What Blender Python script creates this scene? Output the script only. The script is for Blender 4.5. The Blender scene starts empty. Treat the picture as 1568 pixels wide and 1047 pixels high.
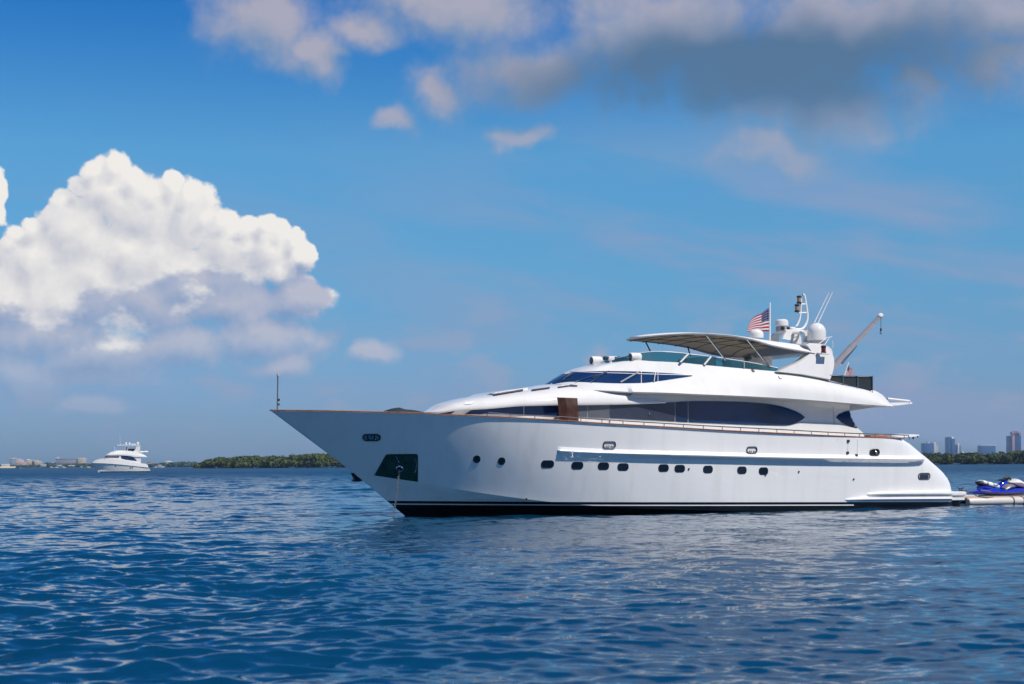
import bpy, bmesh, math, random
import numpy as np
from mathutils import Vector, Matrix
from mathutils.bvhtree import BVHTree
from mathutils.geometry import delaunay_2d_cdt

random.seed(7); RNG = np.random.default_rng(11)
S = bpy.context.scene
HAZE = True
COL = S.collection
R = math.radians

# ------------------------------------------------------------------ camera
FPX, EYE, ROLL = 2400.0, 1.90, R(0.33)          # focal length in photo pixels, eye height above the water
U0, V0 = 784.0, 710.5                           # where the horizon crosses the middle of the photo
cam = bpy.data.cameras.new('camera'); camo = bpy.data.objects.new('camera', cam); COL.objects.link(camo)
cam.sensor_width = 36.0; cam.sensor_fit = 'HORIZONTAL'
cam.lens = FPX / 1568 * 36
cam.shift_y = (V0 - 523.5) / 1568
cam.clip_start = 0.5; cam.clip_end = 60000
cam.dof.use_dof = True; cam.dof.focus_distance = 63; cam.dof.aperture_fstop = 2.2
camo.matrix_world = Matrix.Translation((0, 0, EYE)) @ Matrix.Rotation(R(90), 4, 'X') @ Matrix.Rotation(-ROLL, 4, 'Z')
S.camera = camo
S.view_settings.view_transform = 'Standard'; S.view_settings.look = 'None'
S.view_settings.exposure = 0.0; S.view_settings.gamma = 1.0
S.cycles.max_bounces = 8; S.cycles.glossy_bounces = 4; S.cycles.diffuse_bounces = 3; S.cycles.transparent_max_bounces = 12
S.cycles.sample_clamp_indirect = 6.0

def unroll(u, v):
    a, b = u - U0, V0 - v; c, s = math.cos(ROLL), math.sin(ROLL)
    return a * c + b * s, b * c - a * s

# ------------------------------------------------------------------ node helpers
class NT:
    def __init__(self, tree): self.t = tree; self.n = tree.nodes; self.l = tree.links
    def node(self, typ, **kw):
        n = self.n.new(typ)
        for k, v in kw.items(): setattr(n, k, v)
        return n
    def put(self, sock, val):
        if isinstance(val, bpy.types.NodeSocket): self.l.new(val, sock)
        elif val is not None: sock.default_value = val
    def math(self, op, a, b=None, c=None, clamp=False):
        n = self.node('ShaderNodeMath', operation=op, use_clamp=clamp)
        for i, x in enumerate((a, b, c)):
            if x is not None: self.put(n.inputs[i], x)
        return n.outputs[0]
    def vmath(self, op, a, b=None, scale=None):
        n = self.node('ShaderNodeVectorMath', operation=op)
        self.put(n.inputs[0], a)
        if b is not None: self.put(n.inputs[1], b)
        if scale is not None: self.put(n.inputs[3], scale)
        return n.outputs[1] if op in ('LENGTH', 'DOT_PRODUCT', 'DISTANCE') else n.outputs[0]
    def xyz(self, x, y, z=0.0):
        n = self.node('ShaderNodeCombineXYZ')
        for i, q in enumerate((x, y, z)): self.put(n.inputs[i], q)
        return n.outputs[0]
    def sep(self, v):
        n = self.node('ShaderNodeSeparateXYZ'); self.put(n.inputs[0], v); return n.outputs
    def mapr(self, v, a, b, c=0.0, d=1.0, smooth=True):
        n = self.node('ShaderNodeMapRange'); n.interpolation_type = 'SMOOTHSTEP' if smooth else 'LINEAR'
        for i, x in enumerate((v, a, b, c, d)): self.put(n.inputs[i], x)
        return n.outputs[0]
    def mix(self, f, a, b, blend='MIX'):
        n = self.node('ShaderNodeMix', data_type='RGBA', blend_type=blend)
        self.put(n.inputs[0], f)
        for i, x in ((6, a), (7, b)):
            self.put(n.inputs[i], tuple(x) + (1,) if isinstance(x, (tuple, list)) and len(x) == 3 else x)
        return n.outputs[2]
    def noise(self, vec, scale, detail=4, rough=0.5, dist=0.0, col=False, typ='FBM', dim='3D'):
        n = self.node('ShaderNodeTexNoise'); n.noise_type = typ; n.noise_dimensions = dim
        self.put(n.inputs['Vector'], vec); n.inputs['Scale'].default_value = scale
        n.inputs['Detail'].default_value = detail; n.inputs['Roughness'].default_value = rough
        n.inputs['Distortion'].default_value = dist
        return n.outputs[1] if col else n.outputs[0]
    def ramp(self, f, stops):
        n = self.node('ShaderNodeValToRGB'); e = n.color_ramp.elements
        while len(e) < len(stops): e.new(0.5)
        for q, (p, c) in zip(e, stops): q.position = p; q.color = tuple(c) + (1,)
        self.put(n.inputs[0], f); return n.outputs[0]

# ------------------------------------------------------------------ sun and sky
SUN_EL, SUN_DIR = R(55), Vector((0.78, -0.63, 0)).normalized()      # high, behind the camera and to the right
SUN_VEC = Vector((SUN_DIR.x * math.cos(SUN_EL), SUN_DIR.y * math.cos(SUN_EL), math.sin(SUN_EL)))
sun = bpy.data.lights.new('sun', 'SUN'); suno = bpy.data.objects.new('sun', sun); COL.objects.link(suno)
sun.energy = 5.0; sun.angle = R(0.53); sun.color = (1.0, 0.93, 0.83)
suno.rotation_euler = SUN_VEC.to_track_quat('Z', 'Y').to_euler(); suno.location = SUN_VEC * 300

world = bpy.data.worlds.new('World'); S.world = world; world.use_nodes = True
W = NT(world.node_tree); W.n.clear()
sky = W.node('ShaderNodeTexSky', sky_type='NISHITA'); sky.sun_disc = False
sky.sun_elevation = SUN_EL; sky.sun_rotation = math.atan2(SUN_DIR.x, SUN_DIR.y)
sky.air_density = 1.0; sky.dust_density = 0.6; sky.ozone_density = 2.2; sky.altitude = 0
geo = W.node('ShaderNodeTexCoord').outputs['Generated']
dx, dy, dz = W.sep(geo)
SC = 2.4                                                       # sky chart: U = azimuth * 2.4, V = tan(elevation) * 2.4
hyp = W.math('SQRT', W.math('ADD', W.math('MULTIPLY', dx, dx), W.math('MAXIMUM', W.math('MULTIPLY', dy, dy), 1e-6)))
AZ = W.math('MULTIPLY', W.math('ARCTAN2', dx, dy), SC)
EL = W.math('MULTIPLY', W.math('DIVIDE', dz, hyp), SC)
SKYP = W.xyz(AZ, EL)

def skypt(u, v):
    a, b = unroll(u, v); az = math.atan(a / FPX)
    return SC * az, SC * b / FPX * math.cos(az)

def blob_group(name, blobs, warp_scale, warp_amt, fine_scale, fine_amt, sharp_k, warp_det=3, bil_amt=.42, rgh=.58):
    """cloud field: rounded heaps (centre, radii in photo pixels) joined smoothly, edges broken up by noise"""
    g = bpy.data.node_groups.new(name, 'ShaderNodeTree')
    g.interface.new_socket('P', in_out='INPUT', socket_type='NodeSocketVector')
    g.interface.new_socket('F', in_out='OUTPUT', socket_type='NodeSocketFloat')
    N = NT(g); gi = N.node('NodeGroupInput'); go = N.node('NodeGroupOutput')
    p = gi.outputs[0]
    wn = N.vmath('SUBTRACT', N.noise(p, warp_scale, warp_det, 0.55, col=True, dim='2D'), (0.5, 0.5, 0.5))
    q = N.vmath('ADD', p, N.vmath('SCALE', wn, scale=warp_amt))
    acc = None
    for (cx, cy, rx, ry) in blobs:
        U, V = skypt(cx, cy)
        d = N.vmath('LENGTH', N.vmath('MULTIPLY', N.vmath('SUBTRACT', q, (U, V, 0)), (1000 / rx, 1000 / ry, 0)))
        f = N.math('SUBTRACT', 1.0, d)
        acc = f if acc is None else N.math('SMOOTH_MAX', acc, f, sharp_k)
    fn = N.math('SUBTRACT', N.noise(p, fine_scale, 7, rgh, dim='2D'), 0.5)
    vo = N.node('ShaderNodeTexVoronoi', feature='F1', voronoi_dimensions='2D'); N.put(vo.inputs['Vector'], N.vmath('ADD', p, N.vmath('SCALE', wn, scale=0.06)))
    vo.inputs['Scale'].default_value = fine_scale * 2.2; vo.inputs['Detail'].default_value = 2.0
    bil = N.math('SUBTRACT', 0.42, vo.outputs['Distance'])
    tot = N.math('ADD', acc, N.math('ADD', N.math('MULTIPLY', fn, fine_amt), N.math('MULTIPLY', bil, fine_amt * bil_amt)))
    N.l.new(tot, go.inputs[0])
    return g

def field(g, vec):
    n = W.node('ShaderNodeGroup'); n.node_tree = g; W.put(n.inputs[0], vec); return n.outputs[0]

CUM = [(165, 292, 58, 62), (225, 318, 80, 66), (292, 330, 48, 58), (112, 345, 55, 62), (50, 395, 62, 58), (350, 372, 62, 56),
       (415, 385, 58, 48), (462, 392, 34, 40), (200, 390, 120, 70), (300, 430, 130, 70), (110, 455, 130, 80), (10, 455, 95, 95), (235, 465, 110, 70),
       (360, 465, 110, 60), (455, 455, 60, 48), (480, 456, 50, 22), (0, 300, 16, 50), (60, 510, 170, 60), (260, 530, 150, 45), (400, 520, 110, 50), (150, 545, 170, 55), (430, 560, 60, 30), (20, 570, 110, 50), (140, 622, 70, 22), (575, 542, 46, 26),
       (143, 259, 25, 26), (176, 256, 28, 27), (205, 273, 27, 26), (236, 293, 27, 26), (262, 283, 22, 25), (294, 301, 25, 26), (318, 331, 24, 24), (345, 338, 26, 26), (375, 348, 25, 24), (405, 350, 25, 25), (430, 354, 22, 22), (455, 364, 22, 22), (478, 387, 18, 20),
       (122, 283, 25, 25), (98, 300, 24, 22), (84, 320, 22, 22), (55, 347, 24, 22), (25, 364, 22, 20), (6, 382, 20, 20), (150, 420, 60, 50), (60, 440, 60, 55), (430, 415, 50, 34)]
gC = blob_group('cumulus_field', CUM, 9.0, 0.042, 13.0, 0.62, 0.11, 5, .36, .60)
LDIR = (0.014, 0.022, 0)
fC = field(gC, SKYP); fC2 = field(gC, W.vmath('ADD', SKYP, LDIR))
soft = W.mapr(EL, skypt(200, 560)[1], skypt(200, 400)[1]); aC = W.mapr(fC, W.math('MULTIPLY_ADD', soft, 0.18, -0.18), W.math('MULTIPLY_ADD', soft, -0.38, 0.60))
lum = W.math('ADD', 0.58, W.math('MULTIPLY', W.math('SUBTRACT', fC, fC2), 0.9), clamp=True)
_, vb = skypt(200, 412)
base_n = W.noise(W.vmath('MULTIPLY', SKYP, (1, 1.5, 1)), 9.0, 6, 0.55, dim='2D')
lowsh = W.mapr(W.math('ADD', W.math('ADD', EL, W.math('MULTIPLY', W.math('SUBTRACT', base_n, 0.5), 0.32)), W.mapr(AZ, skypt(300, 450)[0], skypt(160, 450)[0], 0.0, 0.075)), vb - 0.035, vb + 0.03)
cum_hi = W.mix(lum, (0.52, 0.54, 0.63), (0.90, 0.87, 0.83))
cum_lo = W.mix(lum, (0.21, 0.33, 0.55), (0.49, 0.51, 0.62))
cumc = W.mix(lowsh, cum_lo, cum_hi)
_, vlo1 = skypt(200, 680); _, vlo2 = skypt(200, 470)
aC = W.math('MULTIPLY', aC, W.mapr(EL, vlo1, vlo2, 0.25, 1.0))

TOP = [(1010, 50, 250, 120), (1330, 40, 330, 120), (1180, 110, 230, 85), (1540, 20, 170, 120), (830, 95, 130, 66), (700, 5, 160, 75), (410, 40, 105, 80), (475, 95, 75, 50), (560, 60, 90, 40),
       (680, 143, 75, 40), (592, 195, 46, 26), (800, 205, 44, 26), (1395, 140, 48, 38), (1250, 165, 180, 80), (1180, 228, 90, 34), (1530, 95, 120, 40), (1180, -190, 430, 230), (1560, -170, 380, 260), (1300, -480, 500, 240), (930, 530, 34, 30), (990, 552, 40, 18)]
gT = blob_group('high_cloud_field', TOP, 5.0, 0.13, 7.5, 0.85, 0.5, 5, .35, .60)
fT = field(gT, SKYP); fT2 = field(gT, W.vmath('ADD', SKYP, (0.02, 0.045, 0)))
aT = W.math('MULTIPLY', W.mapr(fT, -0.30, 0.70), W.mapr(EL, skypt(900, 270)[1], skypt(900, 110)[1], 0.62, 0.94))
ltT = W.math('ADD', 0.55, W.math('MULTIPLY', W.math('SUBTRACT', fT, fT2), 0.8), clamp=True)
u1, v1 = skypt(1150, 112); 
dcore = W.vmath('LENGTH', W.vmath('MULTIPLY', W.vmath('SUBTRACT', W.vmath('ADD', SKYP, W.vmath('SCALE', W.vmath('SUBTRACT', W.noise(SKYP, 5, 3, 0.5, col=True, dim='2D'), (0.5, 0.5, 0.5)), scale=0.12)), (u1, v1, 0)), (1 / 0.40, 1 / 0.085, 0)))
core = W.mapr(dcore, 1.35, 0.5)
topc = W.mix(core, W.mix(ltT, (0.23, 0.32, 0.46), (0.42, 0.41, 0.50)), (0.095, 0.18, 0.30))

bands = W.noise(W.vmath('MULTIPLY', W.vmath('ADD', SKYP, W.xyz(0.0, W.math('MULTIPLY', AZ, .16))), (1.1, 5.5, 1)), 2.0, 4, 0.5, dim='2D')
aB = W.math('MULTIPLY', W.math('MULTIPLY', W.mapr(bands, 0.38, 0.66), W.mapr(EL, 0.60, 0.30)), W.mapr(AZ, skypt(450, 400)[0], skypt(1150, 400)[0], .22, .85))
puff = W.noise(W.vmath('MULTIPLY', SKYP, (1.0, 2.3, 1)), 8.0, 5, 0.5, dim='2D')
aP = W.math('MULTIPLY', W.math('MULTIPLY', W.mapr(puff, 0.50, 0.70), W.math('MULTIPLY', W.mapr(EL, 0.30, 0.18), W.mapr(EL, 0.03, 0.10))), 0.42)
# scattered cumulus over the rest of the sky (seen only in reflections)
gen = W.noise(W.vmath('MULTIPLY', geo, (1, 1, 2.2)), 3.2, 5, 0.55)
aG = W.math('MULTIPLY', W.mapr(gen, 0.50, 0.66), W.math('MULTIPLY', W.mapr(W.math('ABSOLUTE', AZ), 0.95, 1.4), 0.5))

skyc = sky.outputs[0]
skyc = W.mix(1.0, skyc, W.ramp(W.math('MULTIPLY', EL, 1.3), [(0.0, (0.31, 0.49, 0.90)), (0.14, (0.33, 0.51, 0.87)), (0.27, (0.31, 0.57, 0.84)), (0.40, (0.32, 0.655, 0.88)), (0.62, (0.33, 0.76, 0.98)), (0.88, (0.11, 0.54, 0.97)), (1.0, (0.06, 0.47, 0.92))]), 'MULTIPLY')
bgs = W.node('ShaderNodeBackground'); skyc = W.mix(1.0, skyc, W.ramp(W.mapr(dy, -.7, .35), [(0, (.62, .66, .74)), (1, (1, 1, 1))]), 'MULTIPLY'); W.put(bgs.inputs[0], skyc); bgs.inputs[1].default_value = 0.12  # sky behind the camera dimmed on purpose, to cut fill light on the hull
def over(sh, fac, colr):
    b = W.node('ShaderNodeBackground'); W.put(b.inputs[0], colr if isinstance(colr, bpy.types.NodeSocket) else tuple(colr) + (1,)); b.inputs[1].default_value = 1.0
    m = W.node('ShaderNodeMixShader'); W.put(m.inputs[0], fac); W.l.new(sh, m.inputs[1]); W.l.new(b.outputs[0], m.inputs[2]); return m.outputs[0]
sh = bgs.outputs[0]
sh = over(sh, aB, (0.27, 0.35, 0.54))
sh = over(sh, aP, (0.36, 0.38, 0.52))
sh = over(sh, aT, topc)
sh = over(sh, aC, cumc)
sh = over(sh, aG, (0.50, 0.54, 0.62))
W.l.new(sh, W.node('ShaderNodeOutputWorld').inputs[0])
world.cycles.sampling_method = 'MANUAL'; world.cycles.sample_map_resolution = 1024

# ------------------------------------------------------------------ materials
def mat(name, base, rough=0.5, spec=0.5, metal=0.0, ior=1.45, coat=0.0, vary=0.0, vscale=3.0, bump=0.0, bscale=20.0, sheen=0):
    m = bpy.data.materials.new(name); m.use_nodes = True; N = NT(m.node_tree)
    p = N.n['Principled BSDF']; p.inputs['Base Color'].default_value = tuple(base) + (1,)
    p.inputs['Roughness'].default_value = rough; p.inputs['Metallic'].default_value = metal
    p.inputs['IOR'].default_value = ior; p.inputs['Specular IOR Level'].default_value = spec
    p.inputs['Coat Weight'].default_value = coat; p.inputs['Coat Roughness'].default_value = 0.03
    tc = N.node('ShaderNodeTexCoord').outputs['Object']
    if vary:
        n = N.noise(tc, vscale, 5, 0.6)
        c = N.mix(N.mapr(n, 0.3, 0.7), tuple(x * (1 - vary) for x in base), tuple(min(1, x * (1 + vary)) for x in base))
        N.put(p.inputs['Base Color'], c)
    if bump:
        b = N.node('ShaderNodeBump'); b.inputs['Strength'].default_value = bump; b.inputs['Distance'].default_value = 0.02
        N.put(b.inputs['Height'], N.noise(tc, bscale, 4, 0.5)); N.l.new(b.outputs[0], p.inputs['Normal'])
    return m

def gelcoat(name, base, streak=0.05, coat=0.0):
    m = mat(name, base, 0.09, 0.55); N = NT(m.node_tree); p = N.n['Principled BSDF']
    tc = N.node('ShaderNodeTexCoord').outputs['Object']
    st = N.noise(N.vmath('MULTIPLY', tc, (2.2, 2.2, 0.16)), 1.0, 5, 0.6)
    N.put(p.inputs['Base Color'], N.mix(N.mapr(st, 0.45, 0.75), base, tuple(x * (1 - streak) * q for x, q in zip(base, (0.99, 0.985, 0.965)))))
    N.put(p.inputs['Roughness'], N.mapr(N.noise(tc, 1.3, 4, 0.6), 0.3, 0.7, 0.025, 0.08))
    p.inputs['Coat Weight'].default_value = coat; p.inputs['Coat IOR'].default_value = 2.0; p.inputs['Coat Roughness'].default_value = 0.015
    b = N.node('ShaderNodeBump'); b.inputs['Strength'].default_value = 0.3; b.inputs['Distance'].default_value = 0.02
    N.put(b.inputs['Height'], N.noise(tc, 0.7, 2, 0.5)); N.l.new(b.outputs[0], p.inputs['Coat Normal']); N.l.new(b.outputs[0], p.inputs['Normal'])
    return m

M = {}
M['white'] = gelcoat('white_gelcoat', (0.70, 0.69, 0.67))
M['hullwhite'] = gelcoat('hull_gelcoat', (0.89, 0.87, 0.83), 0.07, 1.0)
M['matwhite'] = mat('white_paint', (0.78, 0.78, 0.77), 0.35, vary=0.03)
M['deck'] = mat('deck_nonskid', (0.62, 0.60, 0.56), 0.6, vary=0.05)
M['black'] = mat('black_bottom_paint', (0.004, 0.005, 0.006), 0.10, 0.4)
M['navy'] = mat('navy_boot_paint', (0.006, 0.006, 0.012), 0.2)
M['teak'] = mat('varnished_teak', (0.30, 0.115, 0.055), 0.18, vary=0.25, vscale=9, coat=0.5)
M['door'] = mat('varnished_dark_wood', (0.060, 0.024, 0.014), 0.3, 0.3, vary=0.45, vscale=4)
M['steel'] = mat('stainless_steel', (0.52, 0.52, 0.54), 0.16, metal=1.0)
M['dullsteel'] = mat('brushed_rail_steel', (0.20, 0.18, 0.18), 0.35, metal=0.6)
M['plate'] = mat('polished_anchor_plate', (0.012, 0.040, 0.024), 0.07, 0.8, vary=0.5, vscale=2.5)
M['glass'] = mat('tinted_window_glass', (0.008, 0.026, 0.085), 0.02, 0.5, ior=1.52, vary=0.25, vscale=0.7)
M['glassgrey'] = mat('grey_reflection_glass', (0.10, 0.105, 0.125), 0.06, 0.5, ior=1.5, vary=0.1)  # the pane's grey reflection is put into the base colour
M['porthole'] = mat('porthole_glass', (0.008, 0.014, 0.026), 0.03, ior=1.6)
M['gasket'] = mat('dark_gasket', (0.035, 0.03, 0.04), 0.4)
M['hatch'] = mat('dark_hatch_slot', (0.075, 0.05, 0.065), 0.35)
M['lining'] = mat('beige_canopy_lining', (0.50, 0.45, 0.37), 0.8, vary=0.05, vscale=1.5)
M['rib'] = mat('dark_canopy_rib', (0.12, 0.11, 0.10), 0.5)
M['cloth'] = mat('dark_weather_cloth', (0.018, 0.026, 0.032), 0.65, vary=0.15, vscale=8)
M['rubber'] = mat('black_rubber', (0.012, 0.012, 0.014), 0.45)
M['lens'] = mat('amber_lens', (0.35, 0.24, 0.12), 0.2)
M['redlens'] = mat('red_lens', (0.22, 0.02, 0.02), 0.15)
M['domebase'] = mat('grey_dome_base', (0.30, 0.31, 0.33), 0.4)
M['crane'] = mat('crane_grey_paint', (0.30, 0.28, 0.29), 0.3, vary=0.08)
M['chain'] = mat('galvanised_chain', (0.26, 0.25, 0.25), 0.45, metal=0.5, vary=0.2, vscale=5)
M['blue'] = mat('blue_jet_paint', (0.010, 0.030, 0.42), 0.10, coat=0.6)
M['jetgrey'] = mat('grey_jet_panel', (0.16, 0.16, 0.18), 0.35)
M['tan'] = mat('tan_dock_foam', (0.45, 0.31, 0.19), 0.75, vary=0.1, vscale=6)
M['pvc'] = mat('white_dock_tube', (0.55, 0.53, 0.50), 0.4, vary=0.05)

def canvas():
    m = M['lining']; N = NT(m.node_tree); p = N.n['Principled BSDF']; t = N.node('ShaderNodeBsdfTranslucent'); t.inputs[0].default_value = (0.62, 0.56, 0.46, 1)
    x = N.node('ShaderNodeMixShader'); x.inputs[0].default_value = 0.45; N.l.new(p.outputs[0], x.inputs[1]); N.l.new(t.outputs[0], x.inputs[2]); N.l.new(x.outputs[0], N.n['Material Output'].inputs[0])
canvas()
M['canvas'] = mat('white_canopy_fabric', (0.86, 0.85, 0.83), 0.7)
def canvas_top():
    N = NT(M['canvas'].node_tree); p = N.n['Principled BSDF']; t = N.node('ShaderNodeBsdfTranslucent'); t.inputs[0].default_value = (0.75, 0.72, 0.66, 1)
    x = N.node('ShaderNodeMixShader'); x.inputs[0].default_value = 0.25; N.l.new(p.outputs[0], x.inputs[1]); N.l.new(t.outputs[0], x.inputs[2]); N.l.new(x.outputs[0], N.n['Material Output'].inputs[0])
canvas_top()
def tinted_screen():
    m = bpy.data.materials.new('teal_acrylic'); m.use_nodes = True; N = NT(m.node_tree); N.n.remove(N.n['Principled BSDF'])
    t = N.node('ShaderNodeBsdfTransparent'); t.inputs[0].default_value = (0.30, 0.52, 0.56, 1)
    g = N.node('ShaderNodeBsdfGlossy'); g.inputs['Roughness'].default_value = 0.03; g.inputs[0].default_value = (0.8, 0.9, 0.9, 1)
    d = N.node('ShaderNodeBsdfDiffuse'); d.inputs[0].default_value = (0.02, 0.10, 0.12, 1)
    m1 = N.node('ShaderNodeMixShader'); m1.inputs[0].default_value = 0.42; N.l.new(t.outputs[0], m1.inputs[1]); N.l.new(d.outputs[0], m1.inputs[2])
    fr = N.node('ShaderNodeFresnel'); fr.inputs[0].default_value = 1.4
    m2 = N.node('ShaderNodeMixShader'); N.l.new(fr.outputs[0], m2.inputs[0]); N.l.new(m1.outputs[0], m2.inputs[1]); N.l.new(g.outputs[0], m2.inputs[2])
    N.l.new(m2.outputs[0], N.n['Material Output'].inputs[0]); return m
M['teal'] = tinted_screen()

def flag_mat():
    m = mat('flag_cloth', (0.7, 0.7, 0.7), 0.8); N = NT(m.node_tree); p = N.n['Principled BSDF']
    x, y, _ = N.sep(N.node('ShaderNodeUVMap').outputs[0])
    s13 = N.math('FLOOR', N.math('MULTIPLY', y, 13.0)); odd = N.math('MODULO', s13, 2.0)
    stripes = N.mix(odd, (0.32, 0.004, 0.014), (0.60, 0.58, 0.60))
    cant = N.math('MULTIPLY', N.math('LESS_THAN', x, 0.40), N.math('GREATER_THAN', y, 6 / 13))
    cx = N.math('MULTIPLY', x, 6 / 0.40); cy = N.math('MULTIPLY', N.math('SUBTRACT', y, 6 / 13), 5 / (7 / 13))
    fx = N.math('SUBTRACT', N.math('FRACT', cx), 0.5); fy = N.math('SUBTRACT', N.math('FRACT', cy), 0.5)
    dd = N.math('ADD', N.math('MULTIPLY', fx, fx), N.math('MULTIPLY', fy, fy))
    can = N.mix(N.math('LESS_THAN', dd, 0.038), (0.004, 0.010, 0.085), (0.60, 0.60, 0.62))
    c = N.mix(cant, stripes, can); N.put(p.inputs['Base Color'], c)
    tr = N.node('ShaderNodeBsdfTranslucent'); N.put(tr.inputs[0], c)
    mx = N.node('ShaderNodeMixShader'); mx.inputs[0].default_value = 0.12
    N.l.new(p.outputs[0], mx.inputs[1]); N.l.new(tr.outputs[0], mx.inputs[2]); N.l.new(mx.outputs[0], N.n['Material Output'].inputs[0])
    return m
M['flag'] = flag_mat()

# ------------------------------------------------------------------ mesh helpers
def tag(o, label=None, cat=None, group=None, kind=None):
    if label: o['label'] = label
    if cat: o['category'] = cat
    if group: o['group'] = group
    if kind: o['kind'] = kind
    return o
def empty(name, mw=None, loc=None):
    o = bpy.data.objects.new(name, None); COL.objects.link(o); o.empty_display_size = 0.5
    if mw is not None: o.matrix_world = mw
    elif loc is not None: o.location = loc
    return o

class MB:
    def __init__(s): s.v = []; s.f = []; s.uv = None
    def add(s, vs, fs):
        b = len(s.v); s.v += [tuple(x) for x in vs]; s.f += [tuple(i + b for i in f) for f in fs]; return s
    def grid(s, rows, close=False, flip=False):
        n = len(rows[0]); vs = [p for r in rows for p in r]; fs = []
        for i in range(len(rows) - 1):
            for j in range(n - (0 if close else 1)):
                k = (j + 1) % n
                q = (i * n + j, i * n + k, (i + 1) * n + k, (i + 1) * n + j)
                fs.append(q[::-1] if flip else q)
        return s.add(vs, fs)
    def tube(s, pts, r, n=8, cap=True):
        pts = [Vector(p) for p in pts]; rows = []; prev = None
        rr = r if isinstance(r, (list, tuple)) else [r] * len(pts)
        for i, p in enumerate(pts):
            t = (pts[min(i + 1, len(pts) - 1)] - pts[max(i - 1, 0)]).normalized()
            if prev is None: a = t.orthogonal().normalized()
            else: a = (prev - t * prev.dot(t)).normalized()
            prev = a; b = t.cross(a)
            rows.append([p + (a * math.cos(2 * math.pi * k / n) + b * math.sin(2 * math.pi * k / n)) * rr[i] for k in range(n)])
        s.grid(rows, close=True)
        if cap:
            b = len(s.v) - len(pts) * n
            s.f.append(tuple(b + k for k in range(n))[::-1]); s.f.append(tuple(len(s.v) - n + k for k in range(n)))
        return s
    def lathe(s, c, prof, n=24, axis=Vector((0, 0, 1))):
        c = Vector(c); axis = Vector(axis).normalized(); a = axis.orthogonal().normalized(); b = axis.cross(a)
        rows = [[c + axis * h + (a * math.cos(2 * math.pi * k / n) + b * math.sin(2 * math.pi * k / n)) * max(r, 1e-4) for k in range(n)] for r, h in prof]
        s.grid(rows, close=True); base = len(s.v) - len(rows) * n
        s.f.append(tuple(base + k for k in range(n))[::-1]); s.f.append(tuple(len(s.v) - n + k for k in range(n))); return s
    def box(s, c, size, ax=None, bev=0.0):
        """box with chamfered edges; ax = (x,y,z) axes"""
        c = Vector(c); ax = ax or (Vector((1, 0, 0)), Vector((0, 1, 0)), Vector((0, 0, 1)))
        bm = bmesh.new(); bmesh.ops.create_cube(bm, size=1)
        for v in bm.verts: v.co = Vector((v.co.x * size[0], v.co.y * size[1], v.co.z * size[2]))
        if bev: bmesh.ops.bevel(bm, geom=bm.edges[:], offset=bev, segments=2, affect='EDGES', profile=0.5)
        bm.verts.index_update()
        s.add([c + ax[0] * v.co.x + ax[1] * v.co.y + ax[2] * v.co.z for v in bm.verts], [[v.index for v in f.verts] for f in bm.faces])
        bm.free(); return s
    def prism(s, poly, off):
        """polygon extruded by the vector off"""
        n = len(poly); off = Vector(off); p = [Vector(q) for q in poly]
        s.add(p + [q + off for q in p], [tuple(range(n))[::-1], tuple(range(n, 2 * n))] + [(i, (i + 1) % n, n + (i + 1) % n, n + i) for i in range(n)])
        return s
    def mirror(s):
        b = len(s.v); s.v += [(x, -y, z) for x, y, z in s.v]; s.f += [tuple(i + b for i in f[::-1]) for f in s.f]; return s
    def bvh(s): return BVHTree.FromPolygons([Vector(v) for v in s.v], s.f)
    def build(s, name, m, parent=None, angle=35, label=None, recalc=True, weld=0.0):
        me = bpy.data.meshes.new(name); bm = bmesh.new()
        vs = [bm.verts.new(v) for v in s.v]
        for f in s.f:
            g = []
            for i in f:
                if vs[i] not in g: g.append(vs[i])
            if len(g) > 2:
                try: bm.faces.new(g)
                except ValueError: pass
        if weld: bmesh.ops.remove_doubles(bm, verts=bm.verts[:], dist=weld)
        if recalc: bmesh.ops.recalc_face_normals(bm, faces=bm.faces[:])
        bm.to_mesh(me); bm.free()
        me.polygons.foreach_set('use_smooth', [True] * len(me.polygons))
        me.set_sharp_from_angle(angle=R(angle))
        me.materials.append(m)
        o = bpy.data.objects.new(name, me); COL.objects.link(o)
        if parent is not None: o.parent = parent
        if label: o['label'] = label
        return o

def flip_y(b):
    c = MB(); c.v = [(x, -y, z) for x, y, z in b.v]; c.f = [f[::-1] for f in b.f]; return c

def pchip(xs, ys):
    xs = np.array(xs, float); ys = np.array(ys, float); o = np.argsort(xs); xs, ys = xs[o], ys[o]
    h = np.diff(xs); d = np.diff(ys) / h; m = np.zeros(len(xs)); m[0], m[-1] = d[0], d[-1]
    for i in range(1, len(xs) - 1):
        if d[i - 1] * d[i] > 0:
            w1, w2 = 2 * h[i] + h[i - 1], h[i] + 2 * h[i - 1]; m[i] = (w1 + w2) / (w1 / d[i - 1] + w2 / d[i])
    def f(x):
        x = min(max(x, xs[0]), xs[-1]); i = min(max(int(np.searchsorted(xs, x)) - 1, 0), len(h) - 1)
        t = (x - xs[i]) / h[i]
        return float((2 * t**3 - 3 * t**2 + 1) * ys[i] + (t**3 - 2 * t**2 + t) * h[i] * m[i] + (-2 * t**3 + 3 * t**2) * ys[i + 1] + (t**3 - t**2) * h[i] * m[i + 1])
    return f

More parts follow.
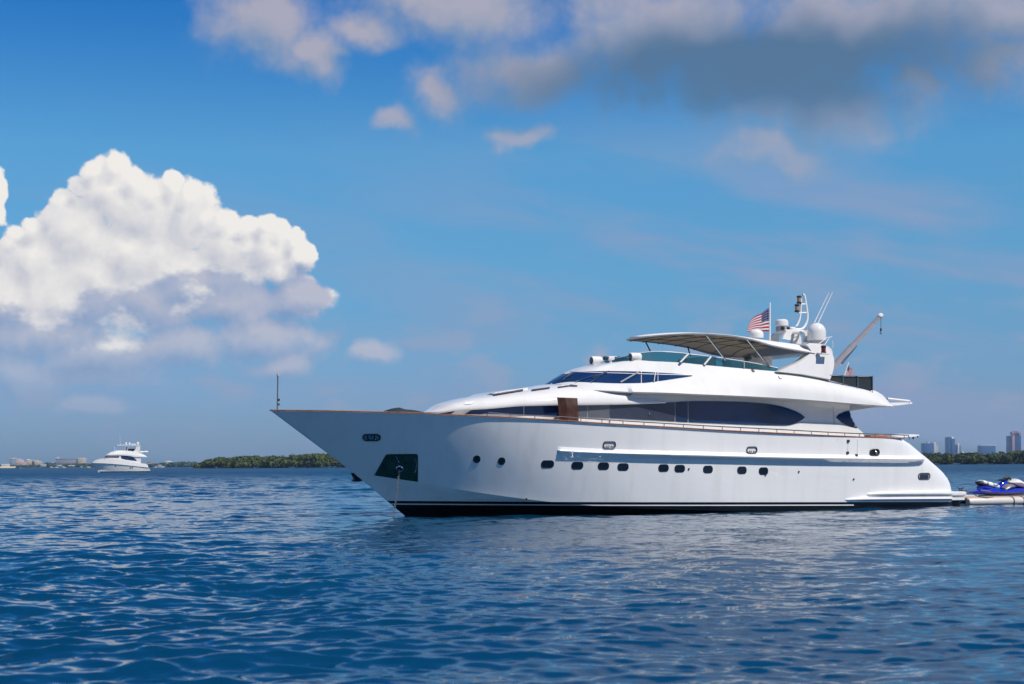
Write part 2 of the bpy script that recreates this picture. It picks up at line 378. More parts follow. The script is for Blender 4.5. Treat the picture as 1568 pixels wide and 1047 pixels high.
MISS = []
class Frame:
    """a boat's own frame: x aft along the centreline from the stem, w to port, z up from the water.
    mesh coordinates are (-x, w, z); loc() finds the x and z of a point seen in the photo on the plane w."""
    def __init__(s, u, v, theta):
        a, b = unroll(u, v); D = EYE * FPX / (-b); s.P = (a / FPX * D, D); s.th = theta
        s.A = (math.cos(theta), math.sin(theta)); s.N = (math.sin(theta), -math.cos(theta))
        s.mw = Matrix.Translation((s.P[0], s.P[1], 0)) @ Matrix.Rotation(theta + math.pi, 4, 'Z'); s.inv = s.mw.inverted()
        s.cam = s.inv @ Vector((0, 0, EYE))
    def loc(s, u, v, w):
        a, b = unroll(u, v); k = a / FPX
        x = (k * (s.P[1] + w * s.N[1]) - s.P[0] - w * s.N[0]) / (s.A[0] - k * s.A[1])
        return x, EYE + b / FPX * (s.P[1] + x * s.A[1] + w * s.N[1])
    def pt(s, u, v, w):
        x, z = s.loc(u, v, w); return Vector((-x, w, z))
    def on(s, u, v, wf):
        x = s.loc(u, v, 1.0)[0]
        for _ in range(25): x, z = s.loc(u, v, wf(x))
        return x, z
    def ray(s, u, v):
        a, b = unroll(u, v); return (s.inv.to_3x3() @ Vector((a / FPX, 1, b / FPX))).normalized()
    def hit(s, bvh, u, v):
        d = s.ray(u, v); r = bvh.ray_cast(s.cam, d)
        if r[0] is None:
            MISS.append((round(u), round(v))); return None, None
        n = r[1]
        if n.dot(d) > 0: n = -n
        return r[0], n
    def decal(s, bvh, poly, off=0.006, step=4.0, mirror=True, mb=None):
        """a sheet fitted on the body's surface inside an outline"""
        out = []
        for i in range(len(poly)):
            p, q = Vector(poly[i]), Vector(poly[(i + 1) % len(poly)]); k = max(1, int((q - p).length / step))
            out += [p.lerp(q, j / k) for j in range(k)]
        pts = list(out); xs = [p.x for p in out]; ys = [p.y for p in out]
        def inside(x, y):
            c = False
            for i in range(len(out)):
                a, b = out[i], out[i - 1]
                if (a.y > y) != (b.y > y) and x < (b.x - a.x) * (y - a.y) / (b.y - a.y) + a.x: c = not c
            return c
        y = min(ys) + step * 0.5
        while y < max(ys):
            x = min(xs) + step * 0.5
            while x < max(xs):
                if inside(x, y) and min((p - Vector((x, y))).length for p in out) > step * 0.4: pts.append(Vector((x, y)))
                x += step
            y += step
        n = len(out)
        vs, _, fs, _, _, _ = delaunay_2d_cdt([Vector((p[0], p[1])) for p in pts], [], [list(range(n))], 1, 1e-4)
        P = []
        for p in vs:
            h, nn = s.hit(bvh, p[0], p[1]); P.append(None if h is None else h + nn * off)
        mb = mb or MB(); idx = {}; V = []; F = []
        for f in fs:
            if any(P[i] is None for i in f): continue
            g = []
            for i in f:
                if i not in idx: idx[i] = len(V); V.append(P[i])
                g.append(idx[i])
            F.append(g)
        if mirror and V:
            b = len(V); V = V + [Vector((p.x, -p.y, p.z)) for p in V]; F = F + [[i + b for i in f[::-1]] for f in F]
        return mb.add(V, F)

def catmull(p0, p1, p2, p3, t):
    return 0.5 * ((2 * p1) + (p2 - p0) * t + (2 * p0 - 5 * p1 + 4 * p2 - p3) * t * t + (3 * p1 - p0 - 3 * p2 + p3) * t ** 3)

def loft(curves, n=90, sub=6, mirror=True, nose=True, smooth=True):
    """curves: list of (x_start, x_end, wf, zf); rows follow the curves fore-and-aft, columns are cross sections"""
    base = []
    for (xs, xe, wf, zf) in curves:
        r = []
        for j in range(n + 1):
            q = j / n; q = 0.8 * q * q + 0.2 * q if nose else q
            x = xs + (xe - xs) * q; r.append(Vector((-x, max(0, wf(x)) if not (nose and j == 0) else 0.0, zf(x))))
        base.append(r)
    rows = []
    for i in range(len(base) - 1):
        for k in range(sub):
            t = k / sub
            if smooth:
                a, b, c, d = base[max(i - 1, 0)], base[i], base[i + 1], base[min(i + 2, len(base) - 1)]
                rows.append([catmull(a[j], b[j], c[j], d[j], t) for j in range(n + 1)])
            else: rows.append([base[i][j].lerp(base[i + 1][j], t) for j in range(n + 1)])
    rows.append(base[-1])
    for r in rows:
        for p in r: p.y = max(p.y, 0.0)
    mb = MB(); mb.grid(rows)
    end = [r[-1] for r in rows]
    if mirror: mb.mirror()
    mb.add(end + [Vector((p.x, -p.y, p.z)) for p in end[::-1]], [tuple(range(2 * len(end)))])
    return mb, rows

def selli(x0, x1, wmax, p=2.2):
    return lambda x: wmax * max(0.0, 1 - min(1, max(0, (x1 - x) / (x1 - x0))) ** p) ** (1 / p)

# ================================================================== THE LARGE MOTOR YACHT
Y = Frame(620, 790, R(26))
yacht = empty('motor_yacht', Y.mw)
tag(yacht, 'long white three-deck motor yacht at anchor with teak rail, oval portholes and radar arch', 'yacht')
P = Y.pt
def pxf(lst, wf):
    """height curve from points read along a line of the boat (u, v) lying at half-breadth wf(x)"""
    q = [Y.on(u, v, wf) for u, v in lst]; return pchip([a for a, _ in q], [b for _, b in q]), q[0][0], q[-1][0]

# ---- hull lines
ws = pchip([-5.15, -4.7, -4, -3, -2, -1, 0, 2, 5, 9, 14, 20, 23.5], [0, .30, .72, 1.22, 1.66, 2.06, 2.38, 2.83, 3.16, 3.34, 3.38, 3.26, 3.08])
zs, xs0, _ = pxf([(415, 629), (440, 629.3), (500, 630), (560, 631.5), (620, 633), (690, 636), (747, 638.5), (855, 644.5), (920, 649), (1017, 654.5), (1100, 659.5), (1190, 664), (1294, 669), (1392, 672.5)], ws)
wc = pchip([-2.0, -1.4, -.6, 0, 1, 2, 4, 6.5, 9, 13, 18, 23.5], [0, .26, .62, .88, 1.28, 1.60, 2.12, 2.64, 2.98, 3.20, 3.22, 3.08])
zc, xc0, _ = pxf([(543, 725), (567, 729), (600, 734), (640, 740), (690, 747.5), (760, 758), (850, 769), (950, 777), (1100, 782), (1180, 785)], wc)
stern = pchip([0.0, .25, .55, .95, 1.36, 1.85, 2.35, 2.68, 2.86, 3.2], [Y.loc(1458.5, 768, 3.05)[0], Y.loc(1458.3, 760, 3.05)[0], Y.loc(1458, 748.5, 3.05)[0], Y.loc(1455, 730, 3.05)[0], Y.loc(1446, 713, 3.05)[0], Y.loc(1428, 696, 3.1)[0], Y.loc(1406.7, 680.5, 3.15)[0], Y.loc(1392.4, 673.4, 3.2)[0], Y.loc(1380, 671, 3.2)[0], Y.loc(1370, 670.6, 3.2)[0]])
def sheer_end():
    x = 20.9
    for _ in range(20): x = stern(zs(x))
    return x
XE = sheer_end(); XC = stern(0.0)
NH = 110
def hullrow(t):
    row = []
    for j in range(NH + 1):
        q = j / NH; q = 0.65 * q * q + 0.35 * q
        xa = xs0 + (XE - xs0) * q; a = Vector((xa, ws(xa) if j else 0.0, zs(xa)))
        xb = xc0 + (XC - xc0) * q; b = Vector((xb, wc(xb) if j else 0.0, zc(xb) if xb < 14 else zc(14.0)))
        flare = 1.0 + 0.32 * max(0, min(1, (11 - xa) / 12))
        if t <= 1:
            p = b.lerp(a, 1 - t); p.y = b.y + (a.y - b.y) * (1 - t) ** flare
            if q > 0.6:                                       # the curved quarter at the stern
                e = stern(max(0.0, p.z)); k = (q - 0.6) / 0.4
                p.x = p.x + (e - (b.x * t + a.x * (1 - t))) * k ** 2.0
                p.y -= 0.10 * max(0, (k - 0.72) / 0.28) ** 2.5
        else:
            k = t - 1; xk = -0.55 + (XC + 0.55) * q
            stem = xc0 + (1.25 - xc0) * k
            xk = stem + (XC - stem) * q; zk = zc(xb) * (1 - k) + k * (-1.0)
            if xb >= 14: zk = zc(14.0) * (1 - k) - k
            p = Vector((xk, b.y * (1 - k) ** 0.8 if j else 0.0, zk))
        row.append(Vector((-p.x, p.y, p.z)))
    return row
rows = [hullrow(t) for t in [i / 30 for i in range(31)] + [1 + i / 8 for i in range(1, 9)]]
hm = MB(); hm.grid(rows); hm.mirror()
endc = [r[-1] for r in rows]
hm.add(endc + [Vector((p.x, -p.y, p.z)) for p in endc[::-1]], [tuple(range(2 * len(endc)))])
HB = hm.bvh()
# split along the painted waterline stripes (real height falls slightly towards the stern)
def cut_hull():
    me = bpy.data.meshes.new('hull'); me.from_pydata(hm.v, [], hm.f); bm = bmesh.new(); bm.from_mesh(me)
    bmesh.ops.remove_doubles(bm, verts=bm.verts[:], dist=1e-4); bmesh.ops.recalc_face_normals(bm, faces=bm.faces[:])
    z_at = lambda x, z0: z0 - 0.0150 * x
    lev = [0.565, 0.465, 0.425]
    for z0 in lev:
        nrm = Vector((-0.0150, 0, 1)).normalized()             # plane z = z0 - 0.015 x (mesh X = -x)
        bmesh.ops.bisect_plane(bm, geom=bm.verts[:] + bm.edges[:] + bm.faces[:], plane_co=Vector((0, 0, z0)), plane_no=nrm, dist=1e-5)
    parts = {}
    for f in bm.faces:
        c = f.calc_center_median(); h = c.z + 0.0150 * -c.x
        k = 0 if h > lev[0] else 1 if h > lev[1] else 2 if (h > lev[2] and -c.x < 18.2) else 1 if h > lev[2] and -c.x >= 18.2 else 3
        parts.setdefault(k, []).append([(v.co.copy()) for v in f.verts])
    bm.free(); return parts
hp = cut_hull()
for k, (nm, mt) in enumerate((('hull', 'hullwhite'), ('boot_stripe', 'navy'), ('pinstripe', 'matwhite'), ('hull_bottom', 'black'))):
    b = MB()
    for f in hp[k]: b.add(f, [tuple(range(len(f)))])
    b.build(nm, M[mt], yacht, angle=22, weld=1e-4)

# ---- deck, cap rail, handrail
d = MB(); xsd = [xs0 + 0.35 + (XE - xs0 - 0.4) * i / 60 for i in range(61)]
d.grid([[Vector((-x, s * max(0.02, ws(x) - 0.12), zs(x) - 0.10)) for s in (1, 0.5, 0, -0.5, -1)] for x in xsd]); d.build('deck', M['deck'], yacht)
caps = []
for j in range(101):
    q = j / 100; q = 0.6 * q * q + 0.4 * q; x = xs0 - 0.03 + (XE - xs0 + 0.02) * q; caps.append((x, max(0.0, ws(max(x, xs0)))))
c = MB()
for sg in (1, -1):
    rr = []
    for (dyy, dzz) in ((-.10, .008), (-.09, .045), (.035, .05), (.055, .03), (.045, .004), (-.02, .0)):
        rr.append([Vector((-x, sg * max(0, w + (dyy if w > .12 else dyy * .3)), zs(x) + dzz)) for x, w in caps])
    c.grid(rr + [rr[0]])
c.build('cap_rail', M['teak'], yacht)
wr = lambda x: ws(x) - 0.06
rail_px = [(781.7, 634.5), (855, 637.8), (921.8, 642.2), (1017, 648), (1100, 652.8), (1189.5, 657.2), (1242.5, 660.2), (1293.6, 662.9), (1391, 666.2)]
zr, xr0, xr1 = pxf(rail_px, wr)
rl = MB(); path = []
xx = Y.on(743, 638, wr)[0]; path.append(Vector((-xx, wr(xx), zs(xx)))); xx = Y.on(748.5, 632, wr)[0]; path.append(Vector((-xx, wr(xx), zs(xx) + .17)))
for i in range(70):
    x = xr0 + (xr1 - xr0) * i / 69; path.append(Vector((-x, wr(x), zr(x))))
path.append(Vector((-xr1 - .05, wr(xr1), zs(xr1))))
rl.tube(path, 0.022, 8); rl.tube([Vector((p.x, -p.y, p.z)) for p in path], 0.022, 8)
hrail = rl.build('handrail', M['dullsteel'], yacht)
stan = [781.7, 819, 855, 889.6, 921.8, 954, 986, 1017, 1046.5, 1077, 1106, 1134, 1162, 1189.5, 1216, 1242.5, 1268, 1293.6, 1316, 1340, 1364, 1384.6]
for u in stan:
    x = Y.on(u, 655, wr)[0]
    for sg in (1, -1):
        MB().tube([Vector((-x, sg * wr(x), zs(x) + .03)), Vector((-x, sg * wr(x), zr(x)))], 0.016, 6).build('stanchion', M['dullsteel'], hrail)

# ---- styling ledge along the topsides: a lip that throws the recessed band beneath it into its own shade
def ledge(us, top, bot, up, depth, name, mt, lead=8, tail=12, drop=None):
    r = [[], [], [], [], [], []]
    for u in us:
        vt, vb_ = top(u), bot(u); e0 = min(1, max(0, (u - us[0]) / lead)); e1 = min(1, max(0, (us[-1] - u) / tail))
        e = math.sqrt(max(0, 1 - (1 - e0) ** 2)) * math.sqrt(max(0, 1 - (1 - e1) ** 2))
        for k, (v, dd) in enumerate(((vt - up, .003), (vt - up * .35, .35 * depth), (vt - 1.0, depth), (vt + 0.6, depth * .93), (vt + (vb_ - vt) * .45, depth * .26), (vb_, .003))):
            h, n = Y.hit(HB, u, v)
            if h is None: print('MISS', u, v); h, n = Vector(r[k][-1]), Vector((0, 1, 0))
            r[k].append(h + n * (0.003 + (dd - .003) * e * (.62 + .38 * min(1, (u - us[0]) / 190))))
    b = MB(); b.grid(r); flip_y(b).build(name, mt, yacht, angle=25); return b.build(name, mt, yacht, angle=25)
us = [853.5 + i * (1415 - 853.5) / 160 for i in range(161)]
ltop = pchip([853, 920, 1060, 1200, 1415], [689.8, 693.2, 697.2, 700.8, 704.4]); lbot0 = pchip([853, 858, 863, 870, 920, 1200, 1395, 1407, 1412, 1415.2], [697, 703.5, 706.3, 706.8, 707.5, 712, 714.4, 713.6, 711.0, 705.5])
ledge(us, ltop, lbot0, 6.5, 0.18, 'styling_ledge', M['hullwhite'], lead=4, tail=8)

# ---- portholes, fairleads, vents: built on the hull surface
def surf_axes(u, v, bvh=None):
    h, n = Y.hit(bvh or HB, u, v); ax = Vector((0, 0, 1)).cross(n).normalized(); ax = ax if ax.x > 0 else -ax; up = n.cross(ax)
    if up.z < 0: up = -up
    return h, n, ax, up
def oval(c, ax, up, n, w, h, r, off, k=10):
    pts = []
    for (sx, sy, a0) in ((1, 1, 0), (-1, 1, 90), (-1, -1, 180), (1, -1, 270)):
        for i in range(k + 1):
            a = R(a0 + 90 * i / k); pts.append(c + ax * (sx * (w / 2 - r) + r * math.cos(a)) + up * (sy * (h / 2 - r) + r * math.sin(a)) + n * off)
    return pts
def ring(c, ax, up, n, w, h, r, t, depth):
    rows = [oval(c, ax, up, n, w + 2 * t, h + 2 * t, r + t, -.01), oval(c, ax, up, n, w + 2 * t, h + 2 * t, r + t, depth * .6), oval(c, ax, up, n, w + t, h + t, r + t / 2, depth),
            oval(c, ax, up, n, w, h, r, depth * .7), oval(c, ax, up, n, w, h, r, -.01)]
    return MB().grid(rows, close=True)
def mpp(u, v, px):                                               # metres spanned by px photo pixels at the hull there
    h, n = Y.hit(HB, u, v); h2, _ = Y.hit(HB, u + px, v); h3, _ = Y.hit(HB, u, v + px); return (h2 - h).length, (h3 - h).length if h3 else (h2 - h).length
def flat(pts): return MB().add(pts, [tuple(range(len(pts)))])
def fitting(name, u, v, wp, hp_, frame_m, pane_m, rr=0.5, t=0.025, depth=0.03, pane='pane', both=True, inset=0.006):
    h, n, ax, up = surf_axes(u, v); w = mpp(u, v, wp)[0]; hh = mpp(u, v, hp_)[1]; r = min(w, hh) * rr
    for sg in ((1, -1) if both else (1,)):
        g = lambda q: Vector((q.x, q.y * sg, q.z))
        c_, n_, a_, u_ = g(h), g(n), g(ax), g(up)
        f = ring(c_, a_, u_, n_, w, hh, r, t, depth).build(name, frame_m, yacht)
        flat(oval(c_, a_, u_, n_, w + t, hh + t, r + t / 2, inset)).build(pane, pane_m, f)
    return f
for u, v, w in [(838.5, 710.6, 18), (884, 712.8, 16.5), (924, 713.7, 15.5), (954, 715, 15.5), (1016, 716.6, 14.5), (1040.8, 717.5, 14.5), (1084, 718.7, 13.5), (1136, 720, 13), (1169, 721.3, 13)]:
    fitting('porthole', u, v, w, 10.2, M['gasket'], M['porthole'], 0.42, 0.022, 0.010)
for u, v in [(730, 703), (768, 706)]:
    fitting('round_porthole', u, v, 9.0, 9.6, M['gasket'], M['porthole'], 0.5, 0.03, 0.012)
for u, v, w, hh in [(933, 681, 17, 8.6), (1151, 689, 14, 8.6)]:
    f = fitting('fairlead', u, v, w, hh, M['gasket'], M['matwhite'], 0.42, 0.035, 0.05, 'throat')
    h, n, ax, up = surf_axes(u, v)
    for s in (-.14, .06):
        MB().tube([h + ax * (s - .05) + n * .03 - up * .02, h + ax * s + n * .04 - up * .10, h + ax * (s + .07) + n * .03 - up * .03], 0.018, 6).build('roller', M['dullsteel'], f)
f = fitting('fairlead', 1339, 692.6, 12, 7.4, M['gasket'], M['rubber'], 0.42, 0.05, 0.05, 'throat')
h, n, ax, up = surf_axes(1339, 692.6); MB().lathe(h + n * .02 - ax * .05, [(.06, 0), (.06, .03), (.035, .05), (.05, .07)], 12, n).build('roller', M['steel'], f)
f = fitting('fairlead', 569, 669.5, 24, 7.0, M['rubber'], M['steel'], 0.5, 0.05, 0.05, 'throat')
h, n, ax, up = surf_axes(569, 669.5)
for s in (-.22, -.1, .02, .14, .26):
    MB().tube([h + ax * s + n * .03 - up * .10, h + ax * s + n * .05, h + ax * s + n * .03 + up * .10], 0.028, 8).build('roller', M['gasket' if s in (-.1, .14) else 'steel'], f)
f = fitting('engine_vent', 1415, 729, 16.5, 8.2, M['gasket'], M['domebase'], 0.45, 0.03, 0.03, 'grille')
h, n, ax, up = surf_axes(1415, 729)
for s in (-.08, -.03, .02, .07):
    MB().box(h + up * s + n * .018, (.46, .018, .02), (ax, up, n)).build('louvre', M['gasket'], f)
for u, v in [(1054.6, 717.8), (1223, 722), (1307, 733.5), (806, 763.5), (1172, 727)]:
    h, n, ax, up = surf_axes(u, v); MB().lathe(h, [(.035, -.02), (.035, .03), (.02, .035)], 10, n).build('drain_outlet', M['gasket'], yacht)
for u, v in [(1298.6, 675), (1297.6, 693), (1311, 697)]:
    h, n, ax, up = surf_axes(u, v); MB().box(h + n * .02, (.12, .10, .05), (ax, up, n), .012).build('gate_hinge', M['gasket'], yacht)
g_ = MB()
for (a, b) in (((1298.5, 678), (1298, 691)), ((1313, 673), (1312.3, 697)), ((1284, 671), (1280.5, 676))):
    q = [Y.hit(HB, a[0] + (b[0] - a[0]) * i / 6, a[1] + (b[1] - a[1]) * i / 6) for i in range(7)]; MB().tube([h + n * .002 for h, n in q], .005, 5).build('gate_seam', M['domebase'], yacht)

# ---- anchor recess plate at the bow with hawse pipe; the second anchor beyond the stem
pl = Y.decal(HB, [(590.5, 696.5), (594, 695), (638, 694.6), (640, 697), (640, 737.5), (573, 727.5)], 0.015, 4, mirror=False)
plo = pl.build('anchor_plate', M['plate'], yacht, angle=60)
h, n, ax, up = surf_axes(612, 717)
MB().lathe(h, [(.10, -.05), (.145, 0), (.145, .05), (.12, .08), (.09, .06), (.085, -.05)], 20, n).build('hawse_pipe', M['steel'], plo)
flat([h + n * .03 + (ax * math.cos(a) + up * math.sin(a)) * .088 for a in [i * math.pi / 8 for i in range(16)]]).build('hawse_throat', M['rubber'], plo)
HAWSE = h + n * 0.10
h1, n1, ax1, up1 = surf_axes(606, 698)
MB().tube([h1 + n1 * .02, h1 + n1 * .05 - up1 * .12 - ax1 * .06, h1 + n1 * .03 - up1 * .26 - ax1 * .12], .02, 6).build('grab_bar', M['steel'], plo)
h1, n1, ax1, up1 = surf_axes(632, 712)
MB().tube([h1 + n1 * .03 + (ax1 * -.14 * math.cos(a) + up1 * .34 * math.sin(a)) for a in [R(-60 + i * 12) for i in range(11)]], .018, 6).build('grab_bar', M['steel'], plo)
an = MB(); a0 = Y.pt(555, 722, -.9)
an.prism([Y.pt(537, 724, -1.0), Y.pt(552, 735, -1.0), Y.pt(548, 737.5, -1.0), Y.pt(537, 737, -1.0), Y.pt(541, 733, -1.0)], (0, .22, 0)); an.tube([Y.pt(539, 728, -.9), Y.pt(556, 719, -.75)], .07, 8)
an.build('anchor', M['rubber'], yacht)

# ---- deckhouse wall (main deck)
ZB_ = [(958, 599.5), (1018, 601), (1073, 603.5), (1135, 606), (1200, 609.5), (1250, 613), (1299, 617), (1345, 620.4), (1368, 622)]
wb = lambda x: 2.50 + 0.52 * max(0, min(1, (x - 7.6) / 4.0)) ** 0.8 - 0.06 * max(0, (x - 17) / 3.4)
zb, xb0, xb1 = pxf(ZB_, wb)
ww = lambda x: selli(1.15, 8.5, 2.32, 2.3)(x) if x < 8.5 else 2.32 + 0.06 * min(1, (x - 8.5) / 3)
eavew = lambda x: selli(0.85, 7.5, 2.45, 2.3)(x) if x < 7.5 else 2.45 - .03 * (x - 7.5) / 2
EPX = [(700, 627.6), (745, 625.0), (800, 620.6), (870, 619.4), (920, 618.8), (985, 617.2), (1018, 615.8)]
zeq = [Y.on(u, v, eavew) for u, v in EPX]; ze = pchip([.5, 1.0] + [a for a, _ in zeq], [3.80, 3.815] + [b for _, b in zeq])
aft_x = pchip([2.4, 3.04, 3.25, 4.02, 4.4], [19.45, 19.37, 19.10, 18.54, 18.3])
wl = MB(); wrows = []
for i in range(13):
    t = i / 12; r = []
    for j in range(101):
        q = j / 100; q = .7 * q * q + .3 * q
        x = 1.15 + (19.2 - 1.15) * q
        kk = max(0, min(1, (x - 7.9) / .7)); top = (ze(x) + .06) * (1 - kk) + (zb(x) + .05) * kk
        z = 2.5 + (top - 2.5) * t
        e = aft_x(z); k = max(0, (q - .75) / .25); xx = x + (e - 19.2) * k
        # the wall flares out into the overhang near its top towards the stern
        fl = 0.38 * max(0, min(1, (x - 14.5) / 2.5)) * max(0, (t - .62) / .38) ** 2.2
        r.append(Vector((-xx, ww(x) + fl if j else 0.0, z)))
    wrows.append(r)
wl.grid(wrows); wl.mirror(); ec = [r[-1] for r in wrows]; wl.add(ec + [Vector((p.x, -p.y, p.z)) for p in ec[::-1]], [tuple(range(2 * len(ec)))])
WB = wl.bvh(); wl.build('deckhouse', M['white'], yacht, angle=30)

# ---- coachroof in front, its eave standing proud of the dark window band
ztq = [Y.loc(u, v, .5) for u, v in [(676, 622), (685, 616.8), (697, 613), (710, 609.6), (745, 603.4), (800, 594.8), (845, 587.6)]]
zt = pchip([.55, .85] + [a for a, _ in ztq] + [7, 8, 9, 9.85], [3.78, 3.86] + [b for _, b in ztq] + [5.0, 4.95, 4.6, 4.30])
cr = MB(); crow = []
NS = 22
xcs = [0.80 + (9.85 - .8) * (.75 * (j / 90) ** 2 + .25 * j / 90) for j in range(91)]
for k in range(NS + 1):
    a = k / NS * math.pi / 2; r = []
    for j, x in enumerate(xcs):
        W_, zE, zT = (eavew(x) if j else 0.0), ze(x), max(zt(x), ze(x) + .02)
        r.append(Vector((-x, W_ * math.cos(a) ** (0.80), zE + (zT - zE) * math.sin(a) ** (0.86))))
    crow.append(r)
lip = [[Vector((p.x, max(0, p.y - .02), p.z - .03)) for p in crow[0]], [Vector((p.x, max(0, p.y - .35), p.z - .03)) for p in crow[0]]]
cr.grid(lip[::-1] + crow); cr.mirror(); CB = cr.bvh(); cr.build('coachroof', M['white'], yacht, angle=40)

def sheet(bvh, poly, off, m, name, parent=yacht, step=4.0, angle=60, mirror=True, label=None):
    b = Y.decal(bvh, poly, off, step, False)
    if mirror: flip_y(b).build(name, m, parent, angle=angle)
    return b.build(name, m, parent, angle=angle, label=label)
# long dark slots and the raised lids over them on the coachroof
slots = [[(743.8, 604.8), (765, 602.0), (766, 600.2), (801, 596.6), (801.5, 599.0), (777, 603.0), (756, 606.6), (754, 606.0), (757, 604.6)], [(814, 597.3), (842, 593.6), (842.2, 595.4), (814.2, 599.4)], [(854, 593.2), (872, 590.8), (873, 589.7), (884.5, 591), (884, 592.4), (873, 592.0), (854, 594.6)]]
for s in slots: sheet(CB, s, 0.035, M['hatch'], 'hatch_slot', step=3, mirror=False)
lid = MB()
lq = [(744, 603.9), (752, 600.8), (770, 597.6), (800, 593.6)]
for w0, w1 in ((.1, 1.0),):
    top = []; lo = []
    for u, v in lq:
        x, z = Y.loc(u, v + 1.2, .55); top.append([Vector((-x, w_, z + .02)) for w_ in (-1.0, -.5, 0, .5, 1.0)]); lo.append([Vector((-x, w_, z - .15)) for w_ in (-1.05, -.5, 0, .5, 1.05)])
    lid.grid(top); lid.grid([[r[0] for r in top], [r[0] for r in lo]]); lid.grid([[r[-1] for r in top], [r[-1] for r in lo]]); lid.grid([top[0], lo[0]]); lid.grid([top[-1], lo[-1]])
lid.build('hatch_lid', M['white'], yacht)
sheet(CB, [(711, 619.5), (712.5, 615.6), (728, 615), (722, 619.2)], .02, M['matwhite'], 'deck_vent', step=3, mirror=False)
# main-deck windows
sheet(WB, [(669, 634.6), (671, 631.2), (697, 629.2), (690, 634.0)], .02, M['glass'], 'side_window', step=3)
sheet(WB, [(711, 634.2), (722, 628.0), (745, 625.5), (801.5, 620.5), (801.5, 635.2), (760, 634.0), (745, 633.4), (735, 634.4)], .02, M['glass'], 'side_window', step=4)
sheet(WB, [(802.6, 620.5), (856, 618.8), (856, 637.6), (802.6, 635.2)], .02, M['glass'], 'side_window', step=4)
sheet(WB, [(877, 618.5), (899, 618), (899, 639.0), (877, 637.8)], .02, M['glassgrey'], 'side_window', step=4)
sheet(WB, [(900, 618), (933, 617), (933, 640.2), (900, 639.0)], .02, M['glassgrey'], 'side_window', step=4)
wt = pchip([933, 985, 1018, 1045, 1063, 1123, 1160, 1180, 1200, 1218, 1229, 1232.5], [617, 616, 616.2, 614.6, 613.8, 614.6, 616.6, 618.8, 623, 629.6, 635.5, 639]); wb_ = pchip([933, 1000, 1050, 1100, 1160, 1204, 1216, 1226, 1232.5], [640.2, 643.6, 646.2, 648.4, 650.8, 651.6, 648.6, 643.8, 639.2])
def seg(u0, u1, n=10):
    a = [u0 + (u1 - u0) * i / n for i in range(n + 1)]; return [(u, wt(u)) for u in a] + [(u, wb_(u)) for u in a[::-1]]
M['glassmid'] = mat('smoked_window_glass', (0.030, 0.038, 0.062), 0.03, 0.5, ior=1.5, vary=0.2, vscale=.8)
sheet(WB, seg(933.5, 1033), .02, M['glassmid'], 'saloon_window', step=4); sheet(WB, seg(1034, 1053), .02, M['glass'], 'saloon_window', step=4); sheet(WB, seg(1054, 1232, 30), .02, M['glass'], 'saloon_window', step=4)
sheet(WB, [(1279.5, 639), (1284, 634), (1292, 630.5), (1299.5, 628.3), (1307, 641), (1315.5, 656.4), (1303, 653.8), (1290, 648.0)], .02, M['glass'], 'aft_wing_window', step=3, mirror=True)
# white strut between the front panes, the lower ledge below the saloon glass
sheet(WB, [(690, 635.5), (698, 628.8), (714.5, 628.0), (706.5, 635.5)], .05, M['white'], 'window_strut', step=3)
wtp = pchip([933, 1000, 1050, 1100, 1160, 1204, 1223, 1251.6, 1282.6, 1300, 1313.7, 1320, 1324.5], [642.5, 646, 648.6, 650.8, 652.8, 653.2, 647.6, 648.2, 650.0, 653.2, 656.9, 660, 664.5])
uu = [933 + i * (1324.5 - 933) / 90 for i in range(91)]; lr = [[], [], []]
for u in uu:
    h, n = Y.hit(WB, min(u, 1322.5), min(wtp(u), 664)); 
    if h is None: h, n = Y.hit(WB, u - 5, wtp(u) + 1)
    h = Vector((h.x, h.y, h.z))
    lr[0].append(h + n * .0); lr[1].append(h + Vector((0, .07, -.015))); lr[2].append(Vector((h.x, h.y + .11, 2.5)))
lg = MB(); lg.grid(lr); flip_y(lg).build('window_ledge', M['white'], yacht, angle=30); lg.build('window_ledge', M['white'], yacht, angle=30)
sm = MB(); h0 = [Y.hit(WB, 1275.5 + i * .3, 622.5 + i * 4) for i in range(9)]; sm.tube([h + n * .002 for h, n in h0 if h], .010, 5); sm.build('wall_seam', M['dullsteel'], yacht)
for (u, v) in ((993.5, 634), ):
    h, n, ax, up = surf_axes(u, v, WB); MB().box(h + n * .03, (.05, .16, .03), (ax, up, n), .01).tube([h + n * .04, h + n * .07, h + n * .07 - ax * .1], .012, 6).build('door_handle', M['steel'], yacht)

# ---- open side door, varnished wood, swung across the side deck
dr = MB()
dA, dB, dC, dD = P(852.6, 608.2, 3.0), P(871.5, 608.9, 2.42), P(873.5, 646, 2.42), P(856.5, 645, 3.0)
mid1, mid2 = P(853.8, 614, 3.0), P(855.5, 628, 3.0)
face = [dA, dB, dC, dD, mid2, mid1]; th = Vector((-.34, .02, -.01))
dr.prism(face, th); door = dr.build('side_door', M['door'], yacht, angle=20)
tr = MB(); tr.tube([dB.lerp(dA, .12) + Vector((.012, 0, -.03)), dC.lerp(dD, .12) + Vector((.012, 0, .05))], .05, 8); tr.build('door_trim', M['teak'], door)

